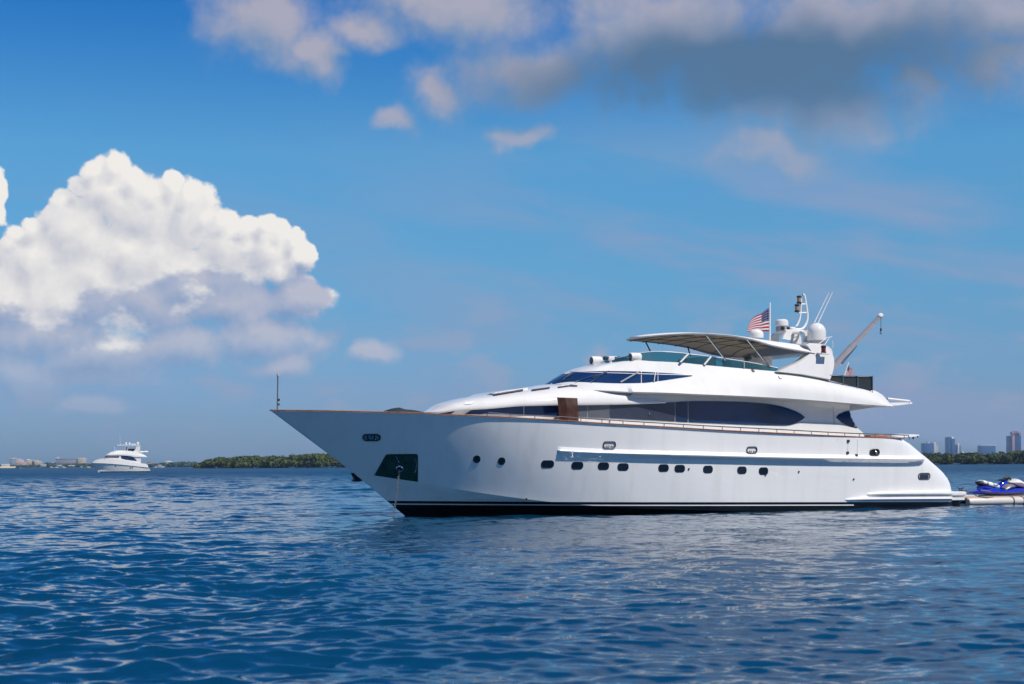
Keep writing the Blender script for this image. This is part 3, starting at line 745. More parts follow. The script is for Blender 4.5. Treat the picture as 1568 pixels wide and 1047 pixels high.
# ---- wheelhouse and flybridge: one moulding from the windscreen to the aft overhang
w1 = lambda x: selli(6.10, 9.6, 2.36, 2.3)(x) if x < 9.6 else 2.36 + .56 * min(1, (x - 9.6) / 5) ** .9
w2 = lambda x: selli(7.15, 10.2, 2.16, 2.3)(x) if x < 10.2 else 2.16 + .54 * min(1, (x - 10.2) / 5) ** .9
w3 = lambda x: selli(7.85, 10.6, 1.98, 2.2)(x) if x < 10.6 else 1.98 + .32 * min(1, (x - 10.6) / 5)
w0 = lambda x: selli(5.9, 8.2, 2.42, 2.3)(x) if x < 8.2 else max(2.42, wb(x))
def zpx(lst, wf, pre, post=()):
    q = [Y.on(u, v, wf) for u, v in lst]; q = [t for t in q if not pre or t[0] > pre[-1][0] + .15]; return pchip([a for a, _ in pre] + [a for a, _ in q] + [a for a, _ in post], [b for _, b in pre] + [b for _, b in q] + [b for _, b in post])
z0 = lambda x: zb(x) if x > 8.2 else zb(8.2) + (8.2 - x) * .05
z1 = zpx([(908, 585.4), (947, 586.6), (983, 586.6), (1060, 586.5), (1150, 589), (1250, 598), (1330, 611), (1366, 620.6)], w1, [(6.10, 4.98), (6.4, 5.0)])
z2 = zpx([(933, 567.5), (972, 568), (1001, 569.3), (1036, 571.6), (1060, 573.5), (1150, 576), (1250, 587), (1330, 601.5), (1364, 617.5)], w2, [(7.15, 5.56), (7.5, 5.58)])
z3 = zpx([(960, 553.4), (975.7, 552.5), (1000.7, 553), (1038, 554.8), (1079, 558.8), (1120, 562.6), (1190, 568.8), (1247, 576), (1280, 585), (1336.7, 597), (1349, 603), (1359, 611), (1367, 620.5)], w3, [(7.85, 5.77), (8.3, 5.80), (9.0, 5.88)])
xe = xb1 + .02
ub, urows = loft([(5.9, xe, w0, z0), (6.10, xe, w1, z1), (7.15, xe, w2, z2), (7.85, xe, w3, z3)], n=120, sub=7)
top3 = urows[-1]
rf = [[Vector((p.x, p.y * k, p.z + (.03 if -p.x < 10 else 0.0) * math.sqrt(1 - k * k))) for p in top3] for k in (1, .75, .5, .25, 0)]
ub.grid(rf); ub.grid([[Vector((p.x, -p.y, p.z)) for p in r] for r in rf])
und = [[p.copy() for p in urows[0]], [Vector((p.x, max(0, p.y - .10), p.z - .05)) for p in urows[0]], [Vector((p.x, max(0, p.y - .55), p.z + .02)) for p in urows[0]], [Vector((p.x, 0, p.z - .02)) for p in urows[0]]]
ub.grid(und); ub.grid([[Vector((p.x, -p.y, p.z)) for p in r] for r in und])
UB = ub.bvh(); upper = ub.build('upper_deck', M['white'], yacht, angle=32, weld=1e-4)
# deep beam under the aft overhang
bmx = MB(); bmx.prism([P(1290, 618, 2.2), P(1345, 621, 2.2), P(1340, 623.2, 2.2), P(1299, 629.5, 2.2), P(1288, 629.5, 2.2)], (0, -4.4, 0)); bmx.build('overhang_beam', M['matwhite'], yacht)

# wheelhouse glazing
gt = pchip([843, 858, 870, 884.6, 900, 933, 972, 1001, 1036, 1052, 1060], [588.2, 578.0, 572.2, 569.8, 568.9, 568.3, 568.8, 570.1, 572.3, 574.2, 575.8]); gb = pchip([843, 850, 874, 908, 947, 983, 1010, 1036, 1060], [588.6, 587.4, 584.4, 585.6, 586.8, 586.3, 583.3, 579.5, 575.9])
def gseg(u0, u1, n=12):
    a = [u0 + (u1 - u0) * i / n for i in range(n + 1)]; return [(u, gt(u)) for u in a] + [(u, gb(u)) for u in a[::-1]]
for u0_, u1_ in ((846, 981.5), (982.6, 1007), (1008, 1059.5)):
    sheet(UB, gseg(u0_, u1_, 24), .012, M['glass'], 'wheelhouse_window', step=3.5)
def wire(bvh, pts, r, m, name, parent=yacht, off=.03, n=6):
    q = [Y.hit(bvh, *p) for p in pts]; return MB().tube([h + nn * off for h, nn in q if h], r, n).build(name, m, parent)
def lerp2(a, b, n=8): return [(a[0] + (b[0] - a[0]) * i / n, a[1] + (b[1] - a[1]) * i / n) for i in range(n + 1)]
wire(UB, lerp2((950, 586), (979, 569.5)), .035, M['domebase'], 'window_mullion')
wire(UB, lerp2((1003, 570.6), (1001, 585)), .02, M['domebase'], 'window_mullion')
for a, b, c_ in (((882, 585.5), (914, 575), (880, 587)), ((906, 586), (927, 570.5), (905, 588)), ((850, 585.5), (868, 575), (848, 587.5)), ((862, 583.0), (876, 573.2), (860, 586))):
    w_ = wire(UB, lerp2(a, b), .016, M['steel'], 'wiper', off=.06); wire(UB, lerp2((b[0] - 7, b[1] + 5.5), (b[0] + 5, b[1] - 1.0)), .022, M['gasket'], 'wiper_blade', w_, off=.05)
wire(UB, lerp2((874, 569.6), (1060, 574.6), 30), .02, M['matwhite'], 'brow_trim', off=.012)

# ---- flybridge windscreen: teal acrylic wrapped round the front
wsx = lambda x: max(0, w3(x) - .05)
wt_top = zpx([(956, 541.2), (975.7, 537.6), (1000.7, 537.0), (1036, 539.5), (1054, 541.8), (1090, 546), (1120, 550.2), (1141, 553.2), (1181.6, 560.6), (1200, 564.5)], wsx, [(8.55, 6.05), (8.9, 6.17)])
sc_lo = []; sc_hi = []
for j in range(61):
    q = j / 60; q = .7 * q * q + .3 * q; x = 8.55 + (15.25 - 8.55) * q
    wlo = selli(8.55, 11.2, 1.93, 2.2)(x) if x < 11.2 else wsx(x)
    sc_lo.append(Vector((-x, wlo if j else 0, z3(x) - .02))); xt = x + .35 * (1 - q); sc_hi.append(Vector((-xt, (wlo * .955) if j else 0, max(wt_top(x), z3(x) + .01))))
scm = MB(); scm.grid([sc_lo, [a.lerp(b, .5) + Vector((0, .015, 0)) for a, b in zip(sc_lo, sc_hi)], sc_hi]); scm.mirror()
screen = scm.build('flybridge_windscreen', M['teal'], yacht, angle=60)
tp = sc_hi; MB().tube(tp, .018, 6).tube([Vector((p.x, -p.y, p.z)) for p in tp], .018, 6).build('screen_trim', M['matwhite'], screen)
for (a, b) in (((1054, 542), (1041.5, 555)), ((1088.5, 546.2), (1078, 559)), ((1139.4, 553), (1139.4, 563))):
    w_ = 2.06 if a[0] < 1100 else 2.18
    MB().tube([P(*a, w_ - .06), P(*b, w_ + .03)], .05 if a[0] < 1100 else .02, 8).build('screen_post', M['domebase'], screen)
# helm console and seats behind the screen
MB().box((-12.6, .3, 5.75), (.9, 1.6, .75), bev=.08).build('helm_console', M['matwhite'], yacht); MB().box((-13.9, 1.0, 5.75), (.7, .7, .8), bev=.1).build('helm_seat', M['matwhite'], yacht)

# ---- hardtop with canopy, struts and radar arch
HX0, HX1 = 9.80, 16.95
hw = lambda x: selli(HX0, 13.2, 2.36, 2.1)(x) if x < 13.2 else 2.36
hz = pchip([9.8, 10.3, 11.3, 12.7, 13.8, 14.9, 15.8, 16.95], [6.85, 6.88, 6.92, 6.87, 6.75, 6.52, 6.40, 6.27])
hcz = pchip([9.8, 10.3, 11.3, 12.7, 13.8, 14.9, 15.8, 16.95], [6.90, 6.97, 7.03, 7.01, 6.97, 6.90, 6.83, 6.74])
hr = []; ur = []
xsn = [HX0 + (HX1 - HX0) * (.75 * (j / 70) ** 2 + .25 * j / 70) for j in range(71)]
K = [i / 14 for i in range(15)]
for k in K:
    a = math.cos(k * math.pi / 2)
    hr.append([Vector((-x, hw(x) * a if i else 0, hz(x) + .05 + (hcz(x) - hz(x)) * (1 - a ** 3.4))) for i, x in enumerate(xsn)])
    ur.append([Vector((-x - .0, max(0, hw(x) - .05) * a if i else 0, hz(x) + .005 + (hcz(x) - hz(x) - .06) * (1 - a ** 3.4))) for i, x in enumerate(xsn)])
ht = MB(); ht.grid([ur[3], ur[2], ur[1], ur[0]] + hr[:4]); ht.mirror()
hardtop = ht.build('hardtop', M['white'], yacht, angle=40)
tq = [[Vector((p.x, p.y, p.z + .012)) for p in r] for r in hr]
li = MB(); li.grid([[p.lerp(q, .5) for p, q in zip(a, b)] for a, b in zip(ur[2:], hr[2:])]); li.mirror(); ct = MB(); ct.grid([[Vector((p.x, p.y, p.z + .004)) for p in r] for r in hr[2:]]); ct.mirror(); ct.build('canopy_top', M['canvas'], hardtop, angle=60)
lining = li.build('canopy_lining', M['lining'], hardtop, angle=60)
for x in (10.5, 11.4, 12.3, 13.2, 14.1, 15.0, 15.9):
    rp = []
    for k in range(-14, 15):
        a = math.cos(abs(k) / 14 * math.pi / 2); w_ = max(0, hw(x) - .08) * a * (1 if k >= 0 else -1)
        z_ = hz(x) - .02 + (hcz(x) - hz(x) - .06) * (1 - a ** 3.4)
        rp.append((w_, z_))
    rp.sort(); MB().tube([Vector((-x, w_, z_)) for w_, z_ in rp], .014, 6).build('canopy_rib', M['rib'], lining)
for w_ in (-.9, .9):
    MB().tube([Vector((-x, w_, hz(x) - .02 + (hcz(x) - hz(x) - .06) * (1 - (abs(w_) / 2.36) ** 3.4))) for x in [10.6 + i * .4 for i in range(16)]], .012, 6).build('canopy_rib', M['rib'], lining)
for a, b, w_, r_, m_ in (((988, 522), (996, 538), -1.75, .03, 'rib'), ((1053, 530), (1057, 545), -2.15, .03, 'rib'), ((1082, 513), (1111, 551), 2.2, .035, 'steel'), ((1144, 519.5), (1179, 563), 2.24, .035, 'steel')):
    MB().tube([P(*a, w_), P(*b, w_ - (.12 if w_ > 0 else -.12))], r_, 8).build('canopy_strut', M[m_], hardtop)
# arch legs
AP = [(1188, 569.5), (1200, 564.5), (1210, 560), (1219, 556.6), (1226.5, 553), (1233, 548.8), (1239, 544), (1243, 541), (1246, 537), (1243, 530), (1239, 525.8), (1252, 526), (1265, 528.6), (1271, 531), (1275.5, 535), (1279, 541), (1280.2, 548), (1279.8, 555), (1277, 565), (1273.5, 573.5), (1269, 582), (1255, 579), (1225, 573.5)]
arch = MB()
for sg in (1, -1):
    o = [P(u, v, 2.45) for u, v in AP]; cx = sum(o, Vector()) / len(o)
    zlo_ = min(p.z for p in o)
    def ins(k, w_): return [Vector((cx.x + (p.x - cx.x) * k, sg * (w_ + .12 - .24 * (p.z - zlo_)), cx.z + (p.z - cx.z) * k)) for p in o]
    f0, f1, f2, f3 = ins(.965, 2.46), ins(1, 2.40), ins(1, 2.08), ins(.965, 2.02)
    n = len(o); b = len(arch.v); arch.grid([f0, f1, f2, f3], close=True)
    arch.f.append(tuple(b + i for i in range(n))[::-1]); arch.f.append(tuple(b + 3 * n + i for i in range(n)))
# cross beam joining the legs over the deck
bq = [P(1238, 525, 2.1), P(1252, 525.6, 2.1), P(1262, 527.6, 2.1), P(1269, 530.6, 2.1), P(1274, 535, 2.1), P(1275.5, 541, 2.1), P(1250, 540, 2.1), P(1241, 538, 2.1)]
arch.prism(bq, (0, -4.2, 0)); archo = arch.build('radar_arch', M['white'], yacht, angle=40)
nl = MB(); q = P(1262, 541.5, 2.55); nl.box(q, (.42, .26, .05), bev=.02); nlo = nl.build('light_bracket', M['matwhite'], archo)
MB().lathe(P(1261, 540.5, 2.58), [(.10, 0), (.11, .02), (.11, .05), (.09, .06), (.09, .22), (.11, .23), (.11, .28), (.08, .31)], 16).build('navigation_light', M['gasket'], archo)
MB().lathe(P(1261, 540.3, 2.58), [(.094, .07), (.094, .21)], 16).build('navigation_lens', M['redlens'], archo)

# ---- on top: domes, radar, signal mast, whips, light pole
def dome(name, u, v, w, r, hgt, cone=True, parent=yacht):
    c_ = P(u, v, w)
    d_ = MB().lathe(c_, [(r * .98, 0), (r, hgt * .12), (r, hgt * .45)] + [(r * math.cos(a), hgt * .45 + (hgt * .55) * math.sin(a)) for a in [R(i * 9) for i in range(1, 11)]], 32).build(name, M['white'], parent)
    if cone: MB().lathe(c_, [(r * .35, -r * .62), (r * .42, -r * .45), (r * .94, -.06), (r * .96, -.004)], 28).build('dome_base', M['domebase'], d_)
    return d_
dome('satellite_dome', 1250.6, 521.5, 1.2, .385, .74); 
dome('satellite_dome', 1158.3, 517.5, .6, .29, .36, False)
dome('satellite_dome', 1213, 506.0, .3, .16, .16, False)
cR = P(1197, 505.5, .2)
rad = MB().lathe(cR, [(.25, .16), (.275, .18), (.28, .30), (.265, .39), (.21, .44), (.08, .455)], 28).build('radar_scanner', M['white'], yacht)
MB().lathe(cR, [(.25, -.02), (.25, .16)], 24).build('scanner_base', M['domebase'], rad)
for a in (-.16, .1): MB().box(cR + Vector((a, .2, .06)), (.14, .12, .12), bev=.01).build('scanner_motor', M['rubber'], rad)
tb = MB(); q = P(1210, 508.3, .2); tb.box(q, (1.0, .75, .15), bev=.05)
for sg in (.42, -.42):
    tb.prism([P(u, v, .2) + Vector((0, sg - .06, 0)) for u, v in [(1194, 509), (1204, 509), (1201, 514), (1200, 522), (1188, 520), (1190, 514)]], (0, .12, 0))
    tb.prism([P(u, v, .2) + Vector((0, sg - .06, 0)) for u, v in [(1216, 508), (1226, 507), (1232.5, 510), (1235, 517), (1235.3, 526), (1219.5, 524), (1221, 519), (1222.4, 514.5), (1221, 511)]], (0, .12, 0))
tb.tube([P(1205, 520, .2), P(1221, 515, .2)], .018, 6); tb.build('mast_table', M['white'], yacht)
mp = [(1218, 504.2), (1224, 504.5), (1229, 503.2), (1232.5, 499.5), (1235, 494), (1236.4, 488), (1236.2, 480), (1234.8, 470), (1233, 460), (1232, 453.5), (1230.8, 451.2), (1229, 451)]
ms = MB(); ms.tube([P(u, v, .2) for u, v in mp], .052, 10); ms.tube([P(u, v, .2) for u, v in [(1219, 499.5), (1221.5, 496.5), (1224.4, 489), (1225.6, 482), (1226.2, 470), (1226.6, 457)]], .04, 8)
ms.tube([P(1225.5, 465.8, .2), P(1234, 465.6, .2)], .035, 8); ms.tube([P(1221, 478.8, .2), P(1235.5, 478.8, .2)], .035, 8); msto = ms.build('signal_mast', M['matwhite'], yacht)
for u, v in ((1223.6, 464.6), (1220.4, 477.6)):
    q = P(u, v, .2); l_ = MB().lathe(q, [(.105, 0), (.105, .05), (.07, .06), (.07, .075)], 16).lathe(q, [(.07, .25), (.105, .26), (.105, .31), (.06, .33)], 16).build('anchor_light', M['gasket'], msto); MB().lathe(q, [(.085, .075), (.085, .25)], 16).build('lens', M['lens'], l_)
for a, b, w_ in (((1244, 500), (1269.3, 448), -.3), ((1251.5, 497), (1274.8, 447.5), .5)): MB().tube([P(*a, w_), P(*b, w_)], [.026, .012], 6).build('whip_antenna', M['matwhite'], yacht)
MB().tube([P(1275, 521, 1.6), P(1275.3, 533.5, 1.6)], .012, 6).build('whip_antenna', M['matwhite'], yacht)
rb = MB(); rb.tube([P(1252, 528, 1.9), P(1262, 520, 1.9), P(1267, 516.5, 1.9), P(1274, 515.6, 1.9)], .016, 6); rb.tube([P(1261.5, 530, 1.9), P(1270.5, 516, 1.9)], .016, 6); rb.tube([P(1239, 517, 0.6), P(1239, 525, .6)], .014, 6); rb.build('arch_rail', M['matwhite'], yacht)

# ---- searchlights and camera on the wheelhouse roof
for u, v, w_ in ((912.5, 552.3, -.9), (972, 547, 1.5)):
    q = P(u, v, w_); ax = Vector((1, .05, -.02)).normalized()
    s_ = MB().lathe(q, [(.10, -.26), (.17, -.22), (.185, -.1), (.185, .17), (.165, .22), (.14, .22), (.13, .17)], 22, ax).tube([q + Vector((0, 0, -.15)), q + Vector((0, 0, -.34))], .07, 10).build('searchlight', M['white'], yacht)
    MB().lathe(q, [(.145, .20), (.13, .215), (.05, .22)], 20, ax).build('lamp_glass', M['porthole'], s_)
q = P(935, 548.6, .3); s_ = MB().box(q, (.28, .22, .17), bev=.05).tube([q, q + Vector((0, 0, -.24))], .06, 8).lathe(q + Vector((0, 0, -.24)), [(.12, -.05), (.12, 0)], 12).build('deck_camera', M['white'], yacht)
MB().lathe(q + Vector((.14, 0, 0)), [(.07, 0), (.08, .16), (.05, .16)], 12, Vector((1, 0, 0))).build('camera_lens', M['rubber'], s_)
for u, v in ((1194, 578.5), (1152.7, 568)):
    h, n, ax, up = surf_axes(u, v, UB); MB().box(h + n * .03, (.10, .16, .06), (ax, up, n), .02).build('coaming_fitting', M['dullsteel' if u < 1190 else 'matwhite'], yacht)

# ---- crane on the boat deck, weather cloths, aft booms, passerelle
cA, cB = P(1276, 560, 0), P(1347.5, 484.5, 0)
cn = MB().tube([cA + Vector((.25, 0, -1.0)), cA + Vector((.25, 0, .05))], .2, 16)
crane = cn.build('crane', M['crane'], yacht)
dirc = (cB - cA).normalized(); sd = Vector((0, 1, 0)); upc = sd.cross(dirc)
bo = MB(); rws = []
for t, hh, wd in ((-.05, .08, .11), (.40, .10, .11), (.45, .08, .09), (1.0, .07, .07)):
    c_ = cA.lerp(cB, t); rws.append([c_ + sd * sx * wd + upc * sy * hh for sx, sy in ((1, 1), (-1, 1), (-1, -1), (1, -1))])
bo.grid(rws, close=True); bo.add(rws[-1], [(0, 1, 2, 3)]); bo.add(rws[0], [(3, 2, 1, 0)]); bo.build('boom', M['crane'], crane, angle=20)
MB().lathe(cB, [(.10, -.05), (.12, 0), (.12, .10), (.09, .13)], 14, dirc).build('boom_head', M['matwhite'], crane)
MB().tube([cA + upc * -.22 + dirc * .35, cA + upc * -.13 + dirc * 1.5], .05, 8).build('hydraulic_ram', M['steel'], crane)
hk = P(1348.8, 487, 0); MB().tube([hk, P(1348.8, 503.5, 0)], .010, 5).build('hoist_wire', M['gasket'], crane)
q = P(1348.8, 504.5, 0); MB().box(q, (.07, .06, .13), bev=.02).tube([q + Vector((0, 0, -.06)), q + Vector((.05, 0, -.14)), q + Vector((.0, 0, -.2)), q + Vector((-.05, 0, -.14))], .018, 6).build('hook', M['gasket'], crane)
wcx = [P(1271, 574.5, 2.5), P(1336, 577, 2.5), P(1335.5, 597.5, 2.5), P(1301, 589.5, 2.5), P(1268, 582, 2.5)]
aft = MB().prism(wcx, (0, .015, 0)); 
br = [Vector((wcx[1].x, 2.5, wcx[1].z)), Vector((wcx[1].x, -2.5, wcx[1].z)), Vector((wcx[2].x, -2.5, wcx[2].z)), Vector((wcx[2].x, 2.5, wcx[2].z))]; aft.prism(br, (.015, 0, 0)); aft.prism([Vector((p.x, -p.y, p.z)) for p in wcx], (0, -.015, 0))
cl = aft.build('weather_cloth', M['cloth'], yacht)
rr_ = MB(); rr_.tube([P(1271, 574.2, 2.54), P(1336.3, 576.6, 2.54)], .02, 6)
for u in (1290.8, 1313.5, 1336.3): rr_.tube([P(u, 574.6 + (u - 1271) * .035, 2.56), P(u, 577.5 + (u - 1271) * .28 + 5, 2.56)], .02, 6)
rr_.tube([Vector((wcx[1].x, 2.54, wcx[1].z + .03)), Vector((wcx[1].x, -2.54, wcx[1].z + .03))], .02, 6); rr_.build('cloth_rail', M['steel'], cl)
sheet(UB, [(1246.5, 575), (1252, 574.4), (1267, 578), (1266, 581), (1247, 577.5)], .05, M['cloth'], 'vent_slot', step=3)
MB().tube([P(1359, 610.5, 1.6), P(1392.5, 614.3, 1.6), P(1393, 617, 1.6)], .055, 8).build('awning_arm', M['matwhite'], yacht)
MB().prism([P(1360, 616.5, 1.4), P(1397, 615.6, 1.4), P(1397, 618, 1.4), P(1380, 620, 1.4), P(1366, 621.5, 1.4)], (0, -2.8, 0)).build('overhang_tail', M['matwhite'], yacht)
pg = MB().prism([P(1362, 666, 1.9), P(1380, 664.2, 1.9), P(1407, 665.2, 1.9), P(1408.5, 666.6, 1.9), P(1400, 668.6, 1.9), P(1380, 669.5, 1.9)], (0, -1.1, 0)); pg.build('boarding_ramp', M['matwhite'], yacht)
MB().tube([P(1399, 667.5, 1.8), P(1398, 672, 1.8)], .04, 8).tube([P(1405.5, 666.5, 1.8), P(1405, 670, 1.8)], .025, 6).build('ramp_bracket', M['gasket'], yacht)
MB().box(P(1332, 668.6, 1.2), (.9, 1.2, .12), bev=.04).build('cockpit_table', M['teak'], yacht)

# ---- swim platform and the two mouldings that run forward from it
def side_ledge(us_, top, bot, depth, name, lead):
    r = [[], [], [], []]
    for u in us_:
        e = min(1, (u - us_[0]) / lead) ** .6; uc = min(u, 1455)
        for k, (v, dd) in enumerate(((top(u) - 1.5, .0), (top(u), .85 * depth), ((top(u) + bot(u)) / 2, depth), (bot(u), .0))):
            h, n = Y.hit(HB, uc, v); r[k].append(h + Vector((0, dd * e, 0)) + n * .003)
    b = MB(); b.grid(r); flip_y(b).build(name, M['hullwhite'], yacht, angle=30); return b.build(name, M['hullwhite'], yacht, angle=30)
side_ledge([1326 + i * (1455 - 1326) / 50 for i in range(51)], pchip([1326, 1360, 1400, 1455], [755.6, 753.6, 752.6, 752]), pchip([1326, 1360, 1455], [757.2, 758.4, 758.8]), .16, 'upper_spray_ledge', 30)
side_ledge([1294 + i * (1455 - 1294) / 50 for i in range(51)], pchip([1294, 1330, 1455], [764.4, 761.6, 760.4]), pchip([1294, 1330, 1455], [766, 767, 766.6]), .16, 'lower_spray_ledge', 30)
x1 = Y.loc(1449, 755, 3.1)[0]; x2 = Y.loc(1481.5, 756, 3.0)[0]
def plate(zt_, zb_, xa, xb_, wmax, name, m):
    o = []
    for i in range(9):
        a = R(i * 90 / 8); o.append((xb_ - .35 + .35 * math.sin(a), wmax - .35 + .35 * math.cos(a)))
    pts = [(xa, wmax)] + o; pts = pts + [(x, -w) for x, w in pts[::-1]]
    b = MB(); n = len(pts); rws = [[Vector((-(x + (dx_ if x > xa + .1 else 0)), w * f, z)) for x, w in pts] for z, f, dx_ in ((zt_, .985, -.03), (zt_ - .035, 1, 0), (zb_ + .035, 1, 0), (zb_, .985, -.03))]
    b.grid(rws, close=True); bb = len(b.v) - 4 * n; b.f.append(tuple(bb + i for i in range(n))[::-1]); b.f.append(tuple(bb + 3 * n + i for i in range(n))); return b.build(name, m, yacht, angle=40)
zt1 = Y.loc(1470, 752.4, 3.1)[1]; zt2 = Y.loc(1470, 758.8, 3.1)[1]; zt3 = Y.loc(1470, 766.6, 3.1)[1]
plate(zt1, zt2, x1 - 1.0, x2, 3.16, 'swim_platform', M['hullwhite']); plate(zt2 + .0 - .035, zt3, x1 - 1.0, x2 - .05, 3.1, 'platform_underbody', M['hullwhite'])
plate(zt3 - .004, -.5, x1 - 1.0, x2 - .15, 2.95, 'platform_skeg', M['black'])
MB().box((-(x1 + .25), 2.5, zt1 + .3), (.35, .5, .6), bev=.05).build('stern_locker', M['domebase'], yacht)
q = P(1471, 751, 2.7); CLEAT = q; MB().tube([q + Vector((-.16, 0, .12)), q + Vector((-.06, 0, .08)), q + Vector((.06, 0, .08)), q + Vector((.16, 0, .12))], .028, 6).tube([q + Vector((-.06, 0, .08)), q + Vector((-.06, 0, -.1))], .025, 6).tube([q + Vector((.06, 0, .08)), q + Vector((.06, 0, -.1))], .025, 6).build('cleat', M['gasket'], yacht)

# ---- foredeck: windlass cover, jackstaff
wd = MB(); q = P(620, 631, .4); prof = []
for i in range(9):
    t = i / 8; prof.append((t, math.sin(t * math.pi) ** .45))
ro = []
for t, hh in prof:
    x = -(q.x) - .75 + 1.7 * t; ro.append([Vector((-x, .75 * math.cos(R(a)), q.z - .12 + (.32 if t < .4 else .24) * hh * math.sin(R(a)))) for a in range(0, 181, 20)])
wd.grid(ro); wd.build('windlass_cover', M['cloth'], yacht)
js = MB(); js.tube([P(424.6, 628, 0), P(425.4, 577, 0)], .022, 6); jo = js.build('jackstaff', M['dullsteel'], yacht)
MB().lathe(P(425.4, 577, 0), [(.025, 0), (.04, .02), (.04, .10), (.025, .13)], 10).build('staff_light', M['domebase'], jo)
MB().box(P(426.5, 612, 0), (.09, .05, .09), bev=.01).box(P(426.5, 619, 0), (.08, .05, .07), bev=.01).build('staff_clip', M['gasket'], jo)

# ---- things on and beside the yacht
def chain(a, b, name, m, link=.11, r=.011):
    a, b = Vector(a), Vector(b); L = (b - a).length; n = int(L / (link * .74)); d = (b - a).normalized(); s1 = d.orthogonal().normalized(); s2 = d.cross(s1); mb = MB()
    for i in range(n):
        c = a + d * (L * (i + .5) / n); s = s1 if i % 2 else s2
        pts = [c + d * (math.sin(t) * link * .5) + s * (math.cos(t) * link * .27) for t in [2 * math.pi * k / 10 for k in range(11)]]
        mb.tube(pts, r, 5, cap=False)
    return mb.build(name, m)
ch = chain(Y.mw @ HAWSE, Y.mw @ P(601.5, 800, 1.0), 'anchor_chain', M['chain'])
tag(ch, 'galvanised anchor chain from the dark bow plate of the large yacht into the water', 'chain')

def flag(name, label, hoist_top, hoist_bot, fly, sag, waves, frame, pole_pts, pole_r, npx=30):
    root = empty(name, frame.mw); tag(root, label, 'flag')
    po = MB().tube(pole_pts, pole_r, 8)
    po.build('pole', M['matwhite'], root)
    me_v = []; uv = []; nx, ny = 34, 20; f = []
    side = fly.cross(Vector((0, 0, 1))).normalized()
    for j in range(ny + 1):
        for i in range(nx + 1):
            s, t = i / nx, j / ny
            p = hoist_bot.lerp(hoist_top, t) + fly * s + Vector((0, 0, -sag * s ** 1.15 * (0.05 + 1.05 * t)))
            p += side * (waves * math.sin(s * 8.5 + t * 1.6) * s ** .6) + Vector((0, 0, .025 * math.sin(s * 11 + 1) * s))
            me_v.append(tuple(p)); uv.append((s, t))
    for j in range(ny):
        for i in range(nx): f.append((j * (nx + 1) + i, j * (nx + 1) + i + 1, (j + 1) * (nx + 1) + i + 1, (j + 1) * (nx + 1) + i))
    me = bpy.data.meshes.new('flag_cloth'); me.from_pydata(me_v, [], f); l = me.uv_layers.new(name='UVMap')
    for lp in me.loops: l.data[lp.index].uv = uv[lp.vertex_index]
    me.polygons.foreach_set('use_smooth', [True] * len(me.polygons)); me.materials.append(M['flag'])
    o = bpy.data.objects.new('flag_cloth', me); COL.objects.link(o); o.parent = root; return root
w2l = Y.inv.to_3x3()
flag('national_flag', 'stars and stripes flag flying from the white pole on the hardtop', P(1177.6, 472, .3), P(1177.6, 507.5, .3), w2l @ Vector((-.98, -.75, .0)), .58, .08, Y, [P(1178.8, 463, .3), P(1178.8, 521, .3)], .035)
flag('stern_ensign', 'small ensign drooping from a slanted staff at the aft end of the boat deck', P(1298.2, 559, 1.5), P(1294.6, 574.5, 1.5), w2l @ Vector((.27, .1, -.08)), .16, .04, Y, [P(1299.3, 555, 1.5), P(1291.5, 580, 1.5)], .022)

# floating dock and the jet ski on it
dock = empty('floating_dock', Y.mw @ Matrix.Translation((-26.7, 1.2, 0))); tag(dock, 'floating swim dock with tan deck and white tubes tied behind the swim platform', 'floating dock')
DX = 26.7
def DP(p): return Vector((p.x + DX, p.y - 1.2, p.z))
xd0 = Y.loc(1482, 763, 2.3)[0]; ztop = Y.loc(1500, 762.2, 2.3)[1]; DL = 5.2
def pill(x0, x1, wa, wb2, z, r):
    pts = []; k = .5
    return MB().tube([(-(x0 + .0) + DX, wa - 1.2, z), (-(x0 + .12) + DX, wa - 1.2, z), (-(x1 - .12) + DX, wb2 - 1.2, z), (-x1 + DX, wb2 - 1.2, z)], [r * .7, r, r, r * .7], 14)
pill(xd0, xd0 + DL, 2.3, 2.3, ztop - .17, .18).build('side_tube', M['pvc'], dock); pill(xd0, xd0 + DL, -.6, -.6, ztop - .17, .18).build('side_tube', M['pvc'], dock)
MB().box((-(xd0 + DL / 2) + DX, -.35, ztop - .06), (DL - .05, 2.75, .16), bev=.04).build('deck_pad', M['tan'], dock)
MB().box((-(xd0 + DL / 2) + DX, -.9, ztop + .045), (DL - .3, 1.1, .07), bev=.02).build('ski_chock', M['pvc'], dock)
for u in (1548.5, 1564): 
    q = DP(P(u, 766, 2.3)); MB().tube([Vector((q.x, 1.1 + .19 * math.cos(R(a)), ztop - .17 + .19 * math.sin(R(a)))) for a in range(-80, 200, 20)], .022, 6).build('strap', M['gasket'], dock)

jet = empty('jet_ski', Y.mw @ Matrix.Translation((-26.7, 1.2, 0))); tag(jet, 'blue and white jet ski with black seat parked on the floating dock', 'jet ski')
WJ = .55
def J(u, v, w): q = P(u, v, WJ + w); return DP(q)
def jloft(st, name, m, seg=14, angle=40, parent=jet, e=.75):
    """stations: (u, v_top, v_bottom, half width)"""
    rws = []
    for u, vt_, vb2, hw_ in st:
        a, b = J(u, vt_, 0), J(u, vb2, 0); c = (a + b) / 2; hh = (a.z - b.z) / 2
        rws.append([Vector((c.x, c.y + hw_ * math.copysign(abs(math.cos(t)) ** e, math.cos(t)), c.z + hh * math.copysign(abs(math.sin(t)) ** e, math.sin(t)))) for t in [2 * math.pi * k / seg for k in range(seg)]])
    b = MB(); b.grid(rws, close=True); n = len(rws[0]); b.f.append(tuple(range(n))[::-1]); b.f.append(tuple(len(b.v) - n + k for k in range(n)))
    return b.build(name, m, parent, angle=angle)
